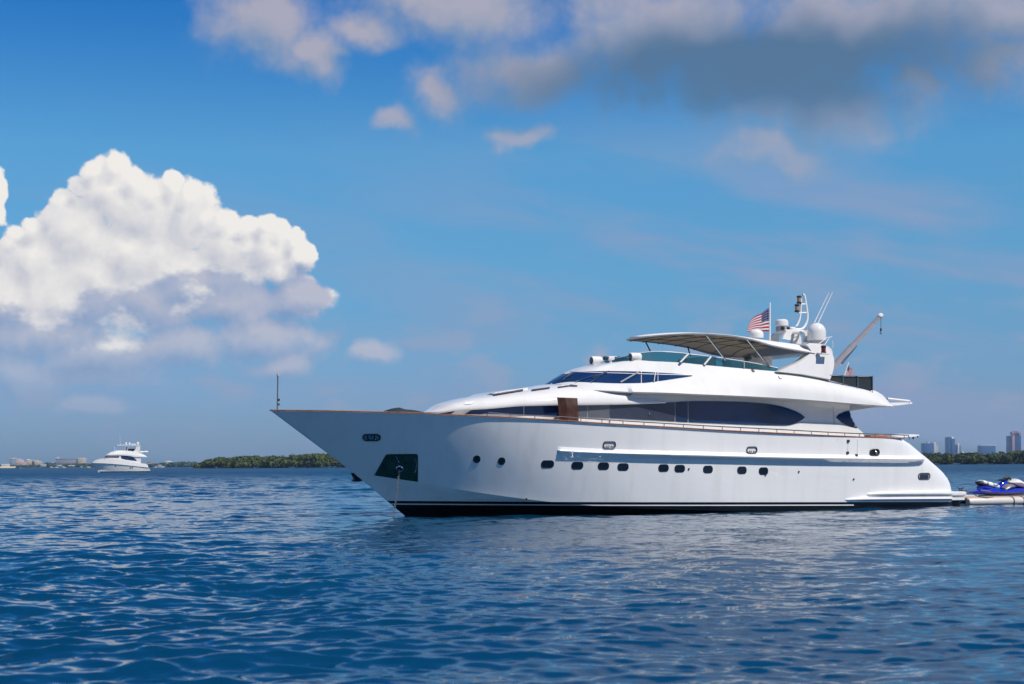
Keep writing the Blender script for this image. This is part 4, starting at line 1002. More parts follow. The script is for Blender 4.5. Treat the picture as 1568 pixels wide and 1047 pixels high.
jloft([(1490.5, 752.6, 755.6, .30), (1493, 751.3, 756, .48), (1498, 748.8, 756.5, .55), (1510, 748.3, 757, .58), (1525, 750.5, 757, .58), (1537, 748.5, 757, .58), (1548, 746.5, 756.6, .55), (1562, 746, 755.6, .48), (1578, 748, 754.6, .34), (1592, 751.5, 753.8, .12)], 'hull', M['blue'])
jloft([(1500, 743.6, 750, .20), (1504, 743.5, 751, .34), (1515, 746.2, 752, .36), (1530, 749, 752, .36)], 'rear_deck', M['blue'])
jloft([(1497, 737.0, 741.0, .17), (1501, 736.6, 744.5, .21), (1508, 739.2, 747.2, .21), (1516, 742.6, 749.8, .20), (1524, 746.0, 751.3, .19), (1529, 748.8, 752.0, .17)], 'seat', M['rubber'], e=.85)
for (a, b, va, vb3, hh) in ((1500.4, 1507.2, 734.6, 735.6, 7.0), (1508.4, 1516.6, 736.8, 738.0, 8.6), (1518.0, 1526.2, 739.4, 740.6, 8.6)):
    jloft([(a, va + 1.2, va + hh * .75, .16), (a + .8, va, va + hh * .9, .225), (b - .8, vb3, vb3 + hh, .225), (b, vb3 + 1.2, vb3 + hh * .85, .16)], 'seat_cushion', M['matwhite'], e=.8)
jloft([(1524.5, 746.5, 752, .12), (1528, 741.5, 752, .16), (1533, 736.5, 750, .17), (1538, 735.4, 749, .18), (1541, 735.8, 748, .17)], 'steering_column', M['blue'], e=.85)
jloft([(1530, 746, 753, .42), (1534, 741.5, 753, .45), (1540, 739.5, 750, .43), (1547, 740.2, 748, .36)], 'footwell_panel', M['jetgrey'], e=.85)
jloft([(1539.5, 737.0, 739.6, .30), (1545, 735.6, 741.5, .45), (1552, 732.6, 744.5, .50), (1560, 737.4, 747, .48), (1568, 743.2, 748.6, .36), (1580, 748, 751, .22), (1589, 751.3, 752.6, .08)], 'hood', M['white'], e=.85)
jloft([(1552.4, 732.8, 735.5, .17), (1558, 735.6, 739, .16), (1566, 741.2, 743.5, .12)], 'hood_panel', M['gasket'], e=.85)
hb = MB(); hb.tube([J(1534, 735.8, .02), J(1541, 733.8, 0), J(1545.5, 731.5, 0)], .07, 8); hb.tube([J(1529.3, 735.0, .42), J(1534, 733.9, .34), J(1539, 733.2, .12), J(1539, 733.2, -.12), J(1534, 733.9, -.34), J(1529.3, 735.0, -.42)], .032, 8)
hb.tube([J(1538, 732.2, .1), J(1544.8, 730.7, .14), J(1547.5, 734, .1)], .05, 8); hb.build('handlebar', M['rubber'], jet)
sp = MB(); sp.tube([J(1502, 750.6, .57), J(1512, 751.5, .60), J(1517, 752.8, .60)], .03, 6); sp.build('side_decal', M['jetgrey'], jet)
rp = MB(); rp.tube([CLEAT, P(1478, 751.6, 2.4), P(1484, 754.8, 2.1), P(1489, 755.2, 1.7)], .02, 6); rp.tube([P(1489, 755.2, 1.7), P(1494, 758.5, 2.2), P(1500, 760.8, 2.35), P(1512, 762, 2.4), P(1521, 761.2, 2.3)], .018, 6)
ro = rp.build('mooring_rope', M['gasket']); ro.matrix_world = Y.mw; tag(ro, 'dark rope led from the stern cleat over the tan dock edge', 'rope')

# ================================================================== THE SMALLER MOTOR YACHT
Z = Frame(150.5, 723.2, R(31)); small = empty('motor_yacht', Z.mw); tag(small, 'small white flybridge motor yacht anchored far off near the left shore', 'yacht')
Q = Z.pt
k4 = lambda lst, wf: pchip(*zip(*[Z.on(u, v, wf) for u, v in lst]))
xb = Z.loc(139.2, 708.7, 0)[0]; xs_ = Z.loc(231, 721, 2.3)[0]
sw = lambda x: selli(xb, xb + 13, 2.75, 2.0)(x) if x < xb + 13 else 2.75
sz = k4([(145, 709.0), (160, 709.6), (180, 711), (205, 713.6), (229, 716.2)], sw)
cwf = lambda x: selli(-.9, 13, 2.45, 1.45)(x) if x < 13 else 2.45
hs, _ = loft([(xb, xs_ - .8, sw, lambda x: sz(x)), (-.9, xs_ - .1, cwf, lambda x: .35 + 1.0 * max(0, (5 - x) / 6) ** 1.6), (0.2, xs_, lambda x: cwf(x - .6) * .9, lambda x: -.5)], n=50, sub=8, smooth=False)
hs.build('hull', M['hullwhite'], small, angle=25)
for sg in (1, -1): MB().grid([[Vector((-x, sg * (cwf(x - .1) * .985 + .05), z)) for x in [.2 + (xs_ - .3) * i / 40 for i in range(41)]] for z in (-.1, .32)]).build('boot_stripe', M['navy'], small)
bz = k4([(143.8, 706.4), (150, 703.8), (156, 702.4), (168, 701.6), (185, 703.6), (200, 706.6), (216, 709.2), (224, 710.3), (229, 714)], lambda x: sw(x) * .93)
bw, _ = loft([(xb + .3, xs_ - .9, lambda x: sw(x) * .985, lambda x: sz(x) - .02), (xb + .9, xs_ - 1.2, lambda x: sw(x) * .94 if x > xb + .9 else 0, bz)], n=50, sub=5, smooth=False)
rfz = [r for r in _[-1:]]; bw.grid([rfz[0], [Vector((p.x, 0, p.z + .1)) for p in rfz[0]]]); bw.grid([[Vector((p.x, -p.y, p.z)) for p in rfz[0]], [Vector((p.x, 0, p.z + .1)) for p in rfz[0]]])
BWB = bw.bvh(); bw.build('foredeck_house', M['white'], small, angle=30)
MB().tube([Vector((-x, sw(x) + .02, sz(x) - .03)) for x in [xb + .02 + (xs_ - .9 - xb) * (i / 40) for i in range(41)]], .07, 6).build('rub_rail', M['gasket'], small)
x0s, x1s = Z.loc(158, 702, .0)[0], Z.loc(216, 709, 2.3)[0]
svw = lambda x: selli(x0s, x0s + 5, 2.15, 2.2)(x) if x < x0s + 5 else 2.15
zlo = lambda x: bz(x) - .3
zhi = k4([(160, 697.0), (184, 697.0), (197, 697.6), (208, 699.4), (224, 699.8)], lambda x: 2.2)
sv, _ = loft([(x0s, x1s, svw, zlo), (x0s + .9, x1s, lambda x: svw(x - .9), lambda x: zhi(x))], n=50, sub=6, smooth=False); SVB = sv.bvh(); sv.build('saloon', M['white'], small, angle=30)
def zs_(poly, m, name, bvh=SVB, off=.03, step=1.2):
    b = Z.decal(bvh, poly, off, step, False); b.build(name, m, small, angle=60); flip_y(b).build(name, m, small, angle=60)
zs_([(160, 701.6), (161.5, 697.2), (183.5, 697.2), (181.5, 701.2), (168, 701.0)], M['glassgrey'], 'front_window'); zs_([(184.5, 697.3), (187, 697.2), (197, 697.8), (204, 700), (208, 703.2), (209.6, 705.6), (200, 704.8), (192, 703.6), (186, 702.2)], M['glass'], 'side_window')
fx0, fx1 = Z.loc(161.5, 697, 0)[0], Z.loc(225.3, 699.3, 2.2)[0]
fw = lambda x: selli(fx0, fx0 + 6, 2.4, 2.2)(x) if x < fx0 + 6 else 2.4
fzl = k4([(163, 697.2), (184, 697.1), (197, 697.8), (208, 699.8), (225, 699.6)], lambda x: 2.3); fzh = k4([(164, 695.2), (173, 690.4), (183, 689.5), (195, 690), (208, 691.6), (218, 695), (225, 699)], lambda x: 2.0)
fl, _ = loft([(fx0, fx1, fw, fzl), (fx0 + .2, fx1, lambda x: fw(x) * 1.0, lambda x: fzl(x) + .25 * (fzh(x) - fzl(x))), (fx0 + 2.4, fx1, lambda x: (selli(fx0 + 2.4, fx0 + 7, 2.05, 2.2)(x) if x < fx0 + 7 else 2.05), fzh)], n=50, sub=6, smooth=False)
fl.grid([_[0], [Vector((p.x, 0, p.z)) for p in _[0]]]); fl.grid([[Vector((p.x, -p.y, p.z)) for p in _[0]], [Vector((p.x, 0, p.z)) for p in _[0]]]); fl.grid([_[-1], [Vector((p.x, 0, p.z - .1)) for p in _[-1]]]); fl.grid([[Vector((p.x, -p.y, p.z)) for p in _[-1]], [Vector((p.x, 0, p.z - .1)) for p in _[-1]]])
fl.build('flybridge', M['white'], small, angle=30)
hb_ = []
for w_ in (2.0, 1.0, 0, -1.0, -2.0): hb_.append([Q(175.5, 682.4, w_ * .6) , Q(178, 681.2 , w_), Q(195, 680.6, w_), Q(214.6, 681.6, w_)])
MB().grid(hb_).grid([[p - Vector((0, 0, .22)) for p in r] for r in hb_]).grid([hb_[0], [p - Vector((0, 0, .22)) for p in hb_[0]]]).grid([hb_[-1], [p - Vector((0, 0, .22)) for p in hb_[-1]]]).build('hardtop', M['white'], small)
for sg in (1.9, -1.9):
    MB().prism([Q(214.6, 682, sg), Q(209, 683.8, sg), (Q(207.8, 687, sg)), Q(205, 690.5, sg), Q(208, 692.5, sg), Q(211.5, 694, sg), Q(214, 688, sg)], (0, .25 * (-1 if sg > 0 else 1), 0)).build('radar_arch', M['white'], small)
    for a, b in (((175.8, 682.5), (175, 690.5)), ((193, 682), (191, 690)), ((196.3, 682), (195, 690))): MB().tube([Q(*a, sg * .95), Q(*b, sg * .95)], .07, 6).build('hardtop_post', M['matwhite'], small)
sc2 = MB(); sc2.grid([[Q(u, v - 0, w_) for u, v, w_ in [(178, 690, 1.9), (175, 690.3, .9), (175, 690.3, -.9), (178, 690, -1.9)]], [Q(u, v, w_) for u, v, w_ in [(178.6, 683, 1.9), (176.6, 683, .9), (176.6, 683, -.9), (178.6, 683, -1.9)]]]); sc2.build('windscreen', M['teal'], small)
MB().box(Q(194, 687, .5), (.7, .7, 1.2), bev=.1).build('helm_seat', M['domebase'], small); MB().box(Q(202, 689, .3), (2.2, 1.6, .9), bev=.15).build('lounge_seat', M['cloth'], small)
for u, v, r, hh in ((193, 680.6, .32, .75), (198.2, 680.4, .34, .65), (211, 681, .46, .95)):
    c_ = Q(u, v, .4); MB().lathe(c_, [(r * .5, -.1), (r, hh * .25)] + [(r * math.cos(R(a)), hh * .45 + hh * .55 * math.sin(R(a))) for a in range(0, 91, 15)], 16).build('antenna_dome', M['white'], small)
MB().box(Q(204.5, 680, .4), (1.5, .3, .25), bev=.06).build('radar_scanner', M['white'], small)
MB().tube([Q(184, 681, .5), Q(183.6, 663, .5)], [.045, .02], 6).build('whip_antenna', M['matwhite'], small)
MB().box(Q(176.5, 713.4, 2.2), (.01, .01, .01)); 
zh = hs.bvh()
for u, v, w_, h_ in ((176.8, 713.6, 2.0, 1.6), (199.3, 716.2, 1.5, 2.6), (202.2, 716.2, 1.5, 2.6)): zs_([(u - w_ / 2 + .3, v - h_ / 2), (u + w_ / 2 + .3, v - h_ / 2), (u + w_ / 2 - .3, v + h_ / 2), (u - w_ / 2 - .3, v + h_ / 2)], M['porthole'], 'porthole', zh, .02, .5)
MB().box(Q(219, 691.5, .5), (3.0, 1.7, .45), bev=.15).build('tender', M['matwhite'], small); MB().tube([Q(219, 690, .5), Q(222, 692.8, .5)], .32, 10).build('outboard', M['cloth'], small)
MB().tube([Q(215, 692.5, 1.6), Q(225.8, 691.8, 1.6)], .08, 6).build('davit', M['matwhite'], small)
MB().box(Q(232, 722.2, 0), (1.6, 4.2, .15), bev=.03).build('swim_platform', M['gasket'], small)
rl2 = MB(); rp_ = [Q(u, v, w_) for u, v, w_ in [(141, 705.5, .0), (146, 704, .9), (153, 702.6, 1.5), (160, 701.4, 1.9)]]; rl2.tube(rp_, .03, 5)
for p in rp_: rl2.tube([p, p - Vector((0, 0, .75))], .025, 5)
rl2.build('bow_rail', M['steel'], small)
cc = MB().tube([Z.mw @ Q(140.3, 709.4, 0), Z.mw @ Q(141.2, 716, 0), Z.mw @ Q(141.9, 722.5, 0)], .06, 6).build('anchor_chain', M['chain']); tag(cc, 'pale anchor line hanging from the bow of the small far yacht', 'chain')

# ================================================================== SEA
def wave_sheet():
    r = [0.0, 2.0]
    while r[-1] < 20: r.append(r[-1] + (.25 if r[-1] < 8 else .05))
    while r[-1] < 480: r.append(r[-1] * 1.003)
    while r[-1] < 700: r.append(r[-1] * 1.012)
    while r[-1] < 24000: r.append(r[-1] * 1.06)
    r = np.array(r[1:])
    half = R(24); fine = np.linspace(-half, half, 640)
    coarse = np.linspace(half, 2 * math.pi - half, 92)[1:-1]
    th = np.concatenate([fine, coarse]); nt = len(th)
    dth = np.diff(np.concatenate([th, [th[0] + 2 * math.pi]]))
    dr = np.gradient(r)
    RR, TT = np.meshgrid(r, th, indexing='ij')
    X = (RR * np.sin(TT)).astype(np.float32); Yc = (RR * np.cos(TT)).astype(np.float32)
    lat = (r[:, None] * dth[None, :]).astype(np.float32); rad = np.repeat(dr[:, None], nt, 1).astype(np.float32)
    Zc = np.zeros_like(X); DXx = np.zeros_like(X); DYy = np.zeros_like(X)
    st, ct = np.abs(np.sin(TT)).astype(np.float32), np.abs(np.cos(TT)).astype(np.float32)
    lam = np.concatenate([np.exp(RNG.uniform(math.log(.22), math.log(.9), 60)), np.exp(RNG.uniform(math.log(.9), math.log(3.2), 46)), np.exp(RNG.uniform(math.log(3.2), math.log(11), 16))])
    mask = 0.65 + 0.35 * np.sin(X * .11 + 1.3 * np.sin(Yc * .05)) * np.sin(Yc * .083 + .7 + np.sin(X * .047))
    sm_ = lambda q: np.clip(q, 0, 1) ** 2 * (3 - 2 * np.clip(q, 0, 1))
    rough = 1 + 1.1 * sm_((RR - 62) / 60) + .75 * sm_((-X + 1) / 8) * sm_((52 - Yc) / 30)     # sheltered water in front of the hull, open water beyond
    mask = (mask * rough).astype(np.float32); rough = rough.astype(np.float32)
    for L in lam:
        a = R(-78) + RNG.normal(0, R(34)); kx, ky = math.cos(a), math.sin(a); k = 2 * math.pi / L
        amp = (0.0046 * L ** 1.0 if L < .9 else .0024 * L ** .9 if L < 3.2 else .0034 * L ** .6) * RNG.uniform(.6, 1.3)
        sp = np.abs(kx * ct - ky * st) * lat + np.abs(kx * st + ky * ct) * rad
        sp = (np.abs(kx) * (ct * lat + st * rad) + np.abs(ky) * (ct * rad + st * lat)) * .8
        w = np.clip(L / np.maximum(sp, 1e-4) / 1.6 - 1.2, 0, 1)
        ph = (k * (kx * X + ky * Yc) + RNG.uniform(0, 6.28)).astype(np.float32)
        m_ = mask if L < 2 else rough
        Zc += amp * w * m_ * np.sin(ph); c = amp * w * m_ * np.cos(ph) * .75; DXx += kx * c; DYy += ky * c
    co = np.stack([X + DXx, Yc + DYy, Zc], -1).reshape(-1, 3)
    nr = len(r); i = np.arange(nr - 1)[:, None] * nt; j = np.arange(nt)[None, :]; j2 = (j + 1) % nt
    q = np.stack([i + j, i + nt + j, i + nt + j2, i + j2], -1).reshape(-1, 4)
    nv = len(co); co = np.concatenate([co, [[0, 0, 0]]]); tri = np.stack([np.arange(nt), (np.arange(nt) + 1) % nt, np.full(nt, nv)], -1)[:, [0, 1, 2]]
    me = bpy.data.meshes.new('water'); me.vertices.add(len(co)); me.vertices.foreach_set('co', co.astype(np.float32).ravel())
    nl_ = q.size + tri.size; me.loops.add(nl_); me.loops.foreach_set('vertex_index', np.concatenate([q.ravel(), tri.ravel()]).astype(np.int32))
    me.polygons.add(len(q) + len(tri)); me.polygons.foreach_set('loop_start', np.concatenate([np.arange(len(q)) * 4, len(q) * 4 + np.arange(len(tri)) * 3]).astype(np.int32))
    me.update(calc_edges=True); me.polygons.foreach_set('use_smooth', np.ones(len(me.polygons), dtype=bool))
    return me
m = bpy.data.materials.new('sea_water'); m.use_nodes = True; N = NT(m.node_tree); p = N.n['Principled BSDF']
p.inputs['Roughness'].default_value = 0.07; p.inputs['IOR'].default_value = 1.333
tc = N.node('ShaderNodeTexCoord').outputs['Object']
patch = N.noise(tc, .03, 3, .5)
N.put(p.inputs['Base Color'], N.mix(N.mapr(patch, .35, .65), (0.0009, 0.034, 0.086), (0.0018, 0.047, 0.106)))
px_, py_, _ = N.sep(tc); dist = N.math('SQRT', N.math('ADD', N.math('MULTIPLY', px_, px_), N.math('MULTIPLY', py_, py_)))
far = N.mapr(dist, 40.0, 260.0); half_ = (0.5, 0.5, 0.5)
gust = N.mapr(N.noise(N.vmath('MULTIPLY', tc, (.010, .035, 1)), 1.0, 4, .6), .35, .65, .55, 1.25)
def ripples(scale, stretch, k, det=3): return N.vmath('SCALE', N.vmath('SUBTRACT', N.noise(N.vmath('MULTIPLY', tc, stretch), scale, det, .55, .3, col=True), half_), scale=k)
t_ = N.vmath('ADD', N.vmath('ADD', ripples(5.5, (.6, 1.3, 1), N.math('MULTIPLY', gust, .42), 4), ripples(1.9, (.5, 1.4, 1), N.math('MULTIPLY', gust, .32), 3)), ripples(.85, (.6, 1.3, 1), N.math('MULTIPLY', N.math('MULTIPLY', gust, far), .8)))
nx_, ny_, _ = N.sep(t_)
ng = N.node('ShaderNodeNewGeometry').outputs['Normal']
N.put(p.inputs['Normal'], N.vmath('NORMALIZE', N.vmath('ADD', ng, N.xyz(nx_, ny_, 0.0))))
N.put(p.inputs['Roughness'], N.mapr(dist, 60, 420, .06, .46))
M['water'] = m
wme = wave_sheet(); wme.materials.append(m); sea = bpy.data.objects.new('water', wme); COL.objects.link(sea); tag(sea, kind='structure')

# ================================================================== SHORES
def wp(u, v, D):
    a, b = unroll(u, v); return Vector((a / FPX * D, D, EYE + b / FPX * D))
def foliage_mat(name, c1, c2):
    m = bpy.data.materials.new(name); m.use_nodes = True; N = NT(m.node_tree); p = N.n['Principled BSDF']; p.inputs['Roughness'].default_value = .7; p.inputs['Specular IOR Level'].default_value = .2
    tc = N.node('ShaderNodeTexCoord').outputs['Object']
    N.put(p.inputs['Base Color'], N.mix(N.mapr(N.noise(tc, .16, 4, .6), .35, .65), c1, c2)); return m
M['leaf'] = foliage_mat('mangrove_leaf', (0.030, 0.050, 0.014), (0.078, 0.098, 0.022)); M['leaf2'] = foliage_mat('mangrove_leaf_dark', (0.018, 0.034, 0.015), (0.060, 0.074, 0.018)); M['leaf3'] = foliage_mat('far_tree_leaf', (0.035, 0.07, 0.05), (0.06, 0.09, 0.05))
M['trunk'] = mat('mangrove_root', (0.06, 0.045, 0.03), .9); M['mud'] = mat('shore_mud', (0.03, 0.03, 0.02), .9, vary=.2, vscale=.1); M['sand'] = mat('beach_sand', (0.52, 0.44, 0.28), .9, vary=.08, vscale=.05)
def thicket(name, us_, tops, D, depth, leaf, label, cr_=(2.2, 4.6), dens=1.0, q=(.55, 1.15)):
    """a mangrove wood growing out of the water: many rounded crowns made of leaf clumps"""
    top = pchip(us_, tops); rnd = random.Random(hash(name + str(us_[0])) % 999 if False else int(us_[0] * 7)); mb = MB()
    x0, x1 = wp(us_[0], 710, D).x, wp(us_[-1], 710, D).x; n = int(abs(x1 - x0) / 1.15 * dens)
    for k in range(n):
        fx = (k + rnd.random()) / n; u = us_[0] + (us_[-1] - us_[0]) * fx; dep = rnd.random() ** 1.3 * depth
        h = wp(u, top(u), D).z; rr = rnd.uniform(*cr_); rr = min(rr, h * .62)
        hz_ = h * (1 - .42 * (1 - dep / depth) * rnd.random()) - rr * .75
        c = Vector((x0 + (x1 - x0) * fx, D + dep, max(rr * .5, hz_)))
        layers = [c] if c.z < rr * 1.2 else [c, Vector((c.x + rnd.uniform(-1, 1), c.y - rnd.random() * rr * .5, c.z * .5))]
        for cc_ in layers:
            for i in range(int(95 * dens)):
                z_ = rnd.uniform(-.75, 1); a = rnd.uniform(0, 2 * math.pi); s = math.sqrt(1 - z_ * z_); sh_ = rnd.uniform(.78, 1.08)
                nn = Vector((s * math.cos(a), s * math.sin(a), z_)); p_ = cc_ + Vector((nn.x * rr * 1.1, nn.y * rr, nn.z * rr * .85)) * sh_
                if p_.z < -.2: continue
                nn = (nn + Vector((rnd.uniform(-.6, .6), rnd.uniform(-.6, .6), rnd.uniform(-.2, .8)))).normalized()
                t1 = nn.orthogonal().normalized(); t1 = (Matrix.Rotation(rnd.uniform(0, 6.3), 3, nn) @ t1); t2 = nn.cross(t1); sz_ = rnd.uniform(*q)
                mb.add([p_ + t1 * sz_, p_ + t2 * sz_ * .7 + nn * .1, p_ - t1 * sz_, p_ - t2 * sz_ * .7 + nn * .1], [(0, 1, 2, 3)])
            # dark twiggy heart of the crown
            b0 = len(mb.v); 
            for i in range(4):
                for j in range(7):
                    e = R(-60 + i * 45); a = 2 * math.pi * j / 7; mb.v.append((cc_.x + rr * .78 * math.cos(e) * math.cos(a), cc_.y + rr * .7 * math.cos(e) * math.sin(a), cc_.z + rr * .6 * math.sin(e)))
            for i in range(3):
                for j in range(7): mb.f.append((b0 + i * 7 + j, b0 + i * 7 + (j + 1) % 7, b0 + (i + 1) * 7 + (j + 1) % 7, b0 + (i + 1) * 7 + j))
    o = mb.build(name, leaf, recalc=False, angle=180); tag(o, label, 'mangroves', kind='stuff')
    return o
thicket('mangrove_wood', [292.5, 300, 312, 330, 350, 372, 395, 420, 450, 480, 500, 540, 590, 640, 700, 760], [711.5, 707, 702.5, 700, 699.3, 698.2, 697.5, 697, 695.3, 694, 693.6, 694, 696, 697, 699, 705], 1180, 40, M['leaf'], 'low green mangrove island on the left, its right end behind the yacht bow')
thicket('mangrove_wood', [1130, 1240, 1330, 1380, 1430, 1460, 1480, 1500, 1520, 1545, 1570, 1620, 1680, 1800, 2000, 2250], [700, 696, 694, 693, 693, 694, 693.5, 692.5, 692.3, 691.5, 690, 688, 688, 687, 684, 682], 1000, 45, M['leaf2'], 'dark green mangrove bank behind the stern of the large yacht', cr_=(2.0, 4.4))
def ground(name, u0_, u1_, D0_, D1_, z, m):
    a, b = wp(u0_, 710, D0_), wp(u1_, 710, D0_); c, d_ = wp(u1_, 710, D1_), wp(u0_, 710, D1_)
    mb = MB(); n = 24; r1 = []; r2 = []; r3 = []
    for i in range(n + 1):
        t = i / n; j = random.uniform(0, .03) * (D1_ - D0_); p = a.lerp(b, t); q_ = d_.lerp(c, t); r1.append(Vector((p.x, p.y + j, -.8))); r2.append(Vector((p.x, p.y + 6 + j, z))); r3.append(Vector((q_.x, q_.y, z)))
    mb.grid([r1, r2, r3]); o = mb.build(name, m); tag(o, kind='structure'); return o
ground('shore_ground', 291, 770, 1183, 1240, .35, M['mud']); ground('shore_ground', 1120, 2270, 1003, 1070, .35, M['mud'])
DS = 3300
ground('shore_ground', -160, 300, DS + 10, DS + 900, 2.2, M['mud']); ground('beach', -60, 23, DS - 20, DS + 40, 3.2, M['sand'])
thicket('tree_line', [-120, -20, 24, 40, 62, 74, 80, 100, 118, 135, 150], [712, 712, 712, 711.5, 710.6, 706.5, 710.5, 710, 709.5, 710, 710], DS + 30, 50, M['leaf3'], 'bluish line of trees in front of the hotels on the left shore', cr_=(3.5, 7), dens=.5, q=(1.4, 2.6))
thicket('tree_line', [226, 236, 250, 262, 275, 290, 300], [709.5, 709, 708.4, 708, 706.8, 707, 709], DS - 600, 40, M['leaf3'], 'low distant trees between the small yacht and the mangrove island', cr_=(3, 5.5), dens=.6, q=(1.2, 2.2))

FAC = {}
def facade(name, c, dark=.5, sx=3.4, sz_=3.2, gl=.3):
    """plastered front with rows of recessed openings, as relief too fine to model at several kilometres"""
    m = mat(name, c, .6); N = NT(m.node_tree); p = N.n['Principled BSDF']; tc = N.node('ShaderNodeTexCoord').outputs['Object']; x, y, z = N.sep(tc)
    fx = N.math('FRACT', N.math('DIVIDE', N.math('ADD', x, y), sx)); fz = N.math('FRACT', N.math('DIVIDE', z, sz_))
    win = N.math('MULTIPLY', N.math('LESS_THAN', fx, .72), N.math('LESS_THAN', fz, .55))
    N.put(p.inputs['Base Color'], N.mix(win, c, tuple(q * dark for q in c))); N.put(p.inputs['Roughness'], N.math('SUBTRACT', .6, N.math('MULTIPLY', win, gl))); return m
def building(name, label, D, blocks, group=None):
    """blocks: (part name, u0, u1, v_top, depth, material, dy)"""
    us_ = [b[1] for b in blocks] + [b[2] for b in blocks]; c = wp(sum(us_) / len(us_), 712, D); root = empty(name, loc=(c.x, D, 2.0)); tag(root, label, 'building', group)
    for (pn, u0_, u1_, vt_, dep, m_, dy) in blocks:
        a, b = wp(u0_, vt_, D + dy), wp(u1_, vt_, D + dy); h = a.z - 2.0
        if pn in ('roof', 'crown', 'spire'):
            hh = max(1.2, abs(dep) * .0 + 1.8) if pn == 'roof' else None
        mb = MB()
        if pn == 'dome':
            r = (b.x - a.x) / 2; mb.lathe(Vector(((a.x + b.x) / 2 - c.x, dy + dep / 2, h - r)), [(r, -6)] + [(r * math.cos(R(q)), r * math.sin(R(q))) for q in range(0, 91, 15)], 16)
        elif pn in ('roof', 'penthouse', 'cornice', 'crown'):
            th_ = {'roof': 1.6, 'cornice': 1.6, 'penthouse': 5.0, 'crown': 9.0}[pn]; mb.box(((a.x + b.x) / 2 - c.x, dy + dep / 2, h - th_ / 2), (b.x - a.x, dep, th_), bev=.3)
        else: mb.box(((a.x + b.x) / 2 - c.x, dy + dep / 2, h / 2), (b.x - a.x, dep, h), bev=.25)
        mb.build(pn, m_, root, angle=30)
    return root
M['cream'] = facade('cream_facade', (0.62, 0.54, 0.42), .45); M['paleblue'] = facade('pale_blue_facade', (0.30, 0.36, 0.42), .6); M['greyslab'] = facade('grey_balcony_facade', (0.34, 0.35, 0.40), .55); M['whitewall'] = facade('white_facade', (0.66, 0.62, 0.58), .6); M['pinkwall'] = facade('pink_facade', (0.60, 0.46, 0.42), .6)
M['glassblue'] = facade('hazed_blue_curtain_wall', (0.03, 0.10, 0.24), .7, 4, 3.6, .4); M['glassnavy'] = facade('hazed_navy_curtain_wall', (0.015, 0.045, 0.15), .7, 4, 3.6, .4); M['redstone'] = facade('pink_granite', (0.46, 0.26, 0.28), .7, 6, 3.6); M['roofwhite'] = mat('white_parapet', (.72, .72, .70), .6)  # both curtain walls carry the blue of distant haze in their glass colour
HG = 'hotels on the left shore'
building('hotel', 'pale blue-grey block at the far left end of the shore', DS + 200, [('wall', 14, 20.5, 702.0, 22, M['paleblue'], 0), ('cornice', 13.7, 20.8, 701.4, 23, M['roofwhite'], -.5)], HG)
building('hotel', 'stepped white and pink building with a thin tower beside the pale blue block', DS + 230, [('wall', 23.6, 40, 707.2, 25, M['pinkwall'], 0), ('tower', 21.2, 23.8, 703.5, 14, M['whitewall'], 2), ('upper_storey', 24, 34, 703.8, 15, M['pinkwall'], 5), ('penthouse', 26, 31, 702.4, 8, M['whitewall'], 7)], HG)
building('hotel', 'cream hotel with a blue glass strip between two wings', DS + 160, [('wing', 40.7, 48, 704.2, 22, M['cream'], 0), ('glass_strip', 48, 52.2, 706, 18, M['glassblue'], 3), ('wing', 52.2, 60.2, 706.0, 22, M['cream'], 0), ('upper_storey', 49.5, 57, 704.4, 14, M['cream'], 6), ('cornice', 40.4, 44, 703.4, 12, M['roofwhite'], 4)], HG)
building('villa', 'small domed cream building left of the long grey slab', DS + 90, [('wall', 77.5, 84.5, 710, 14, M['cream'], 0), ('dome', 78, 84, 707.8, 9, M['pinkwall'], 2)])
building('hotel', 'long grey slab hotel with a cream tower at its right end', DS + 260, [('wall', 85.5, 118.6, 702.3, 20, M['greyslab'], 0), ('roof', 85.2, 118.8, 701.9, 21, M['paleblue'], -.5), ('penthouse', 86.5, 89, 700, 8, M['whitewall'], 5), ('tower', 118.7, 128.2, 700.8, 24, M['cream'], -3)], HG)
building('villa', 'tan house just behind the stern of the small far yacht', DS - 520, [('wall', 226, 231, 707.2, 12, M['cream'], 0), ('roof', 225.7, 231.3, 706.6, 13, M['pinkwall'], -.5)])
building('villa', 'white waterside house among the low trees near the mangrove island', DS - 500, [('wall', 253, 261, 707.0, 14, M['whitewall'], 0), ('upper_storey', 255, 259, 705.4, 10, M['pinkwall'], 2), ('roof', 252.7, 261.3, 706.4, 15, M['roofwhite'], -.5)])
building('villa', 'low white waterside block under the trees left of the mangrove island', DS - 560, [('wall', 276, 292, 709.0, 14, M['whitewall'], 0), ('roof', 275.8, 292.2, 708.5, 15, M['pinkwall'], -.5)])
for u0_, u1_, vt_, lb in ((62, 69, 711.6, 'low white beach house in front of the trees beside the cream hotel'), (87, 93, 712.4, 'low white boat house below the long grey slab hotel'), (104, 112, 712.8, 'wide low white shed on the waterline under the long slab'), (2, 13, 711.2, 'low white beach club at the far left end of the sand')):
    building('beach_house', lb, DS + 12, [('wall', u0_, u1_, vt_, 9, M['whitewall'], 0), ('roof', u0_ - .2, u1_ + .2, vt_ - .5, 10, M['roofwhite'], -.5)])
DT = 5200
TG = 'towers beyond the mangroves'
building('tower_block', 'blue tower with a stepped white right flank, nearest the yacht stern', DT, [('wall', 1415, 1430, 678.6, 40, M['glassblue'], 0), ('flank', 1430, 1433.5, 678.0, 36, M['whitewall'], 2), ('flank', 1433.5, 1436.6, 682.0, 34, M['cream'], 3), ('penthouse', 1420, 1423.5, 676.8, 14, M['whitewall'], 5), ('penthouse', 1428.5, 1432, 676.8, 14, M['whitewall'], 5)], TG)
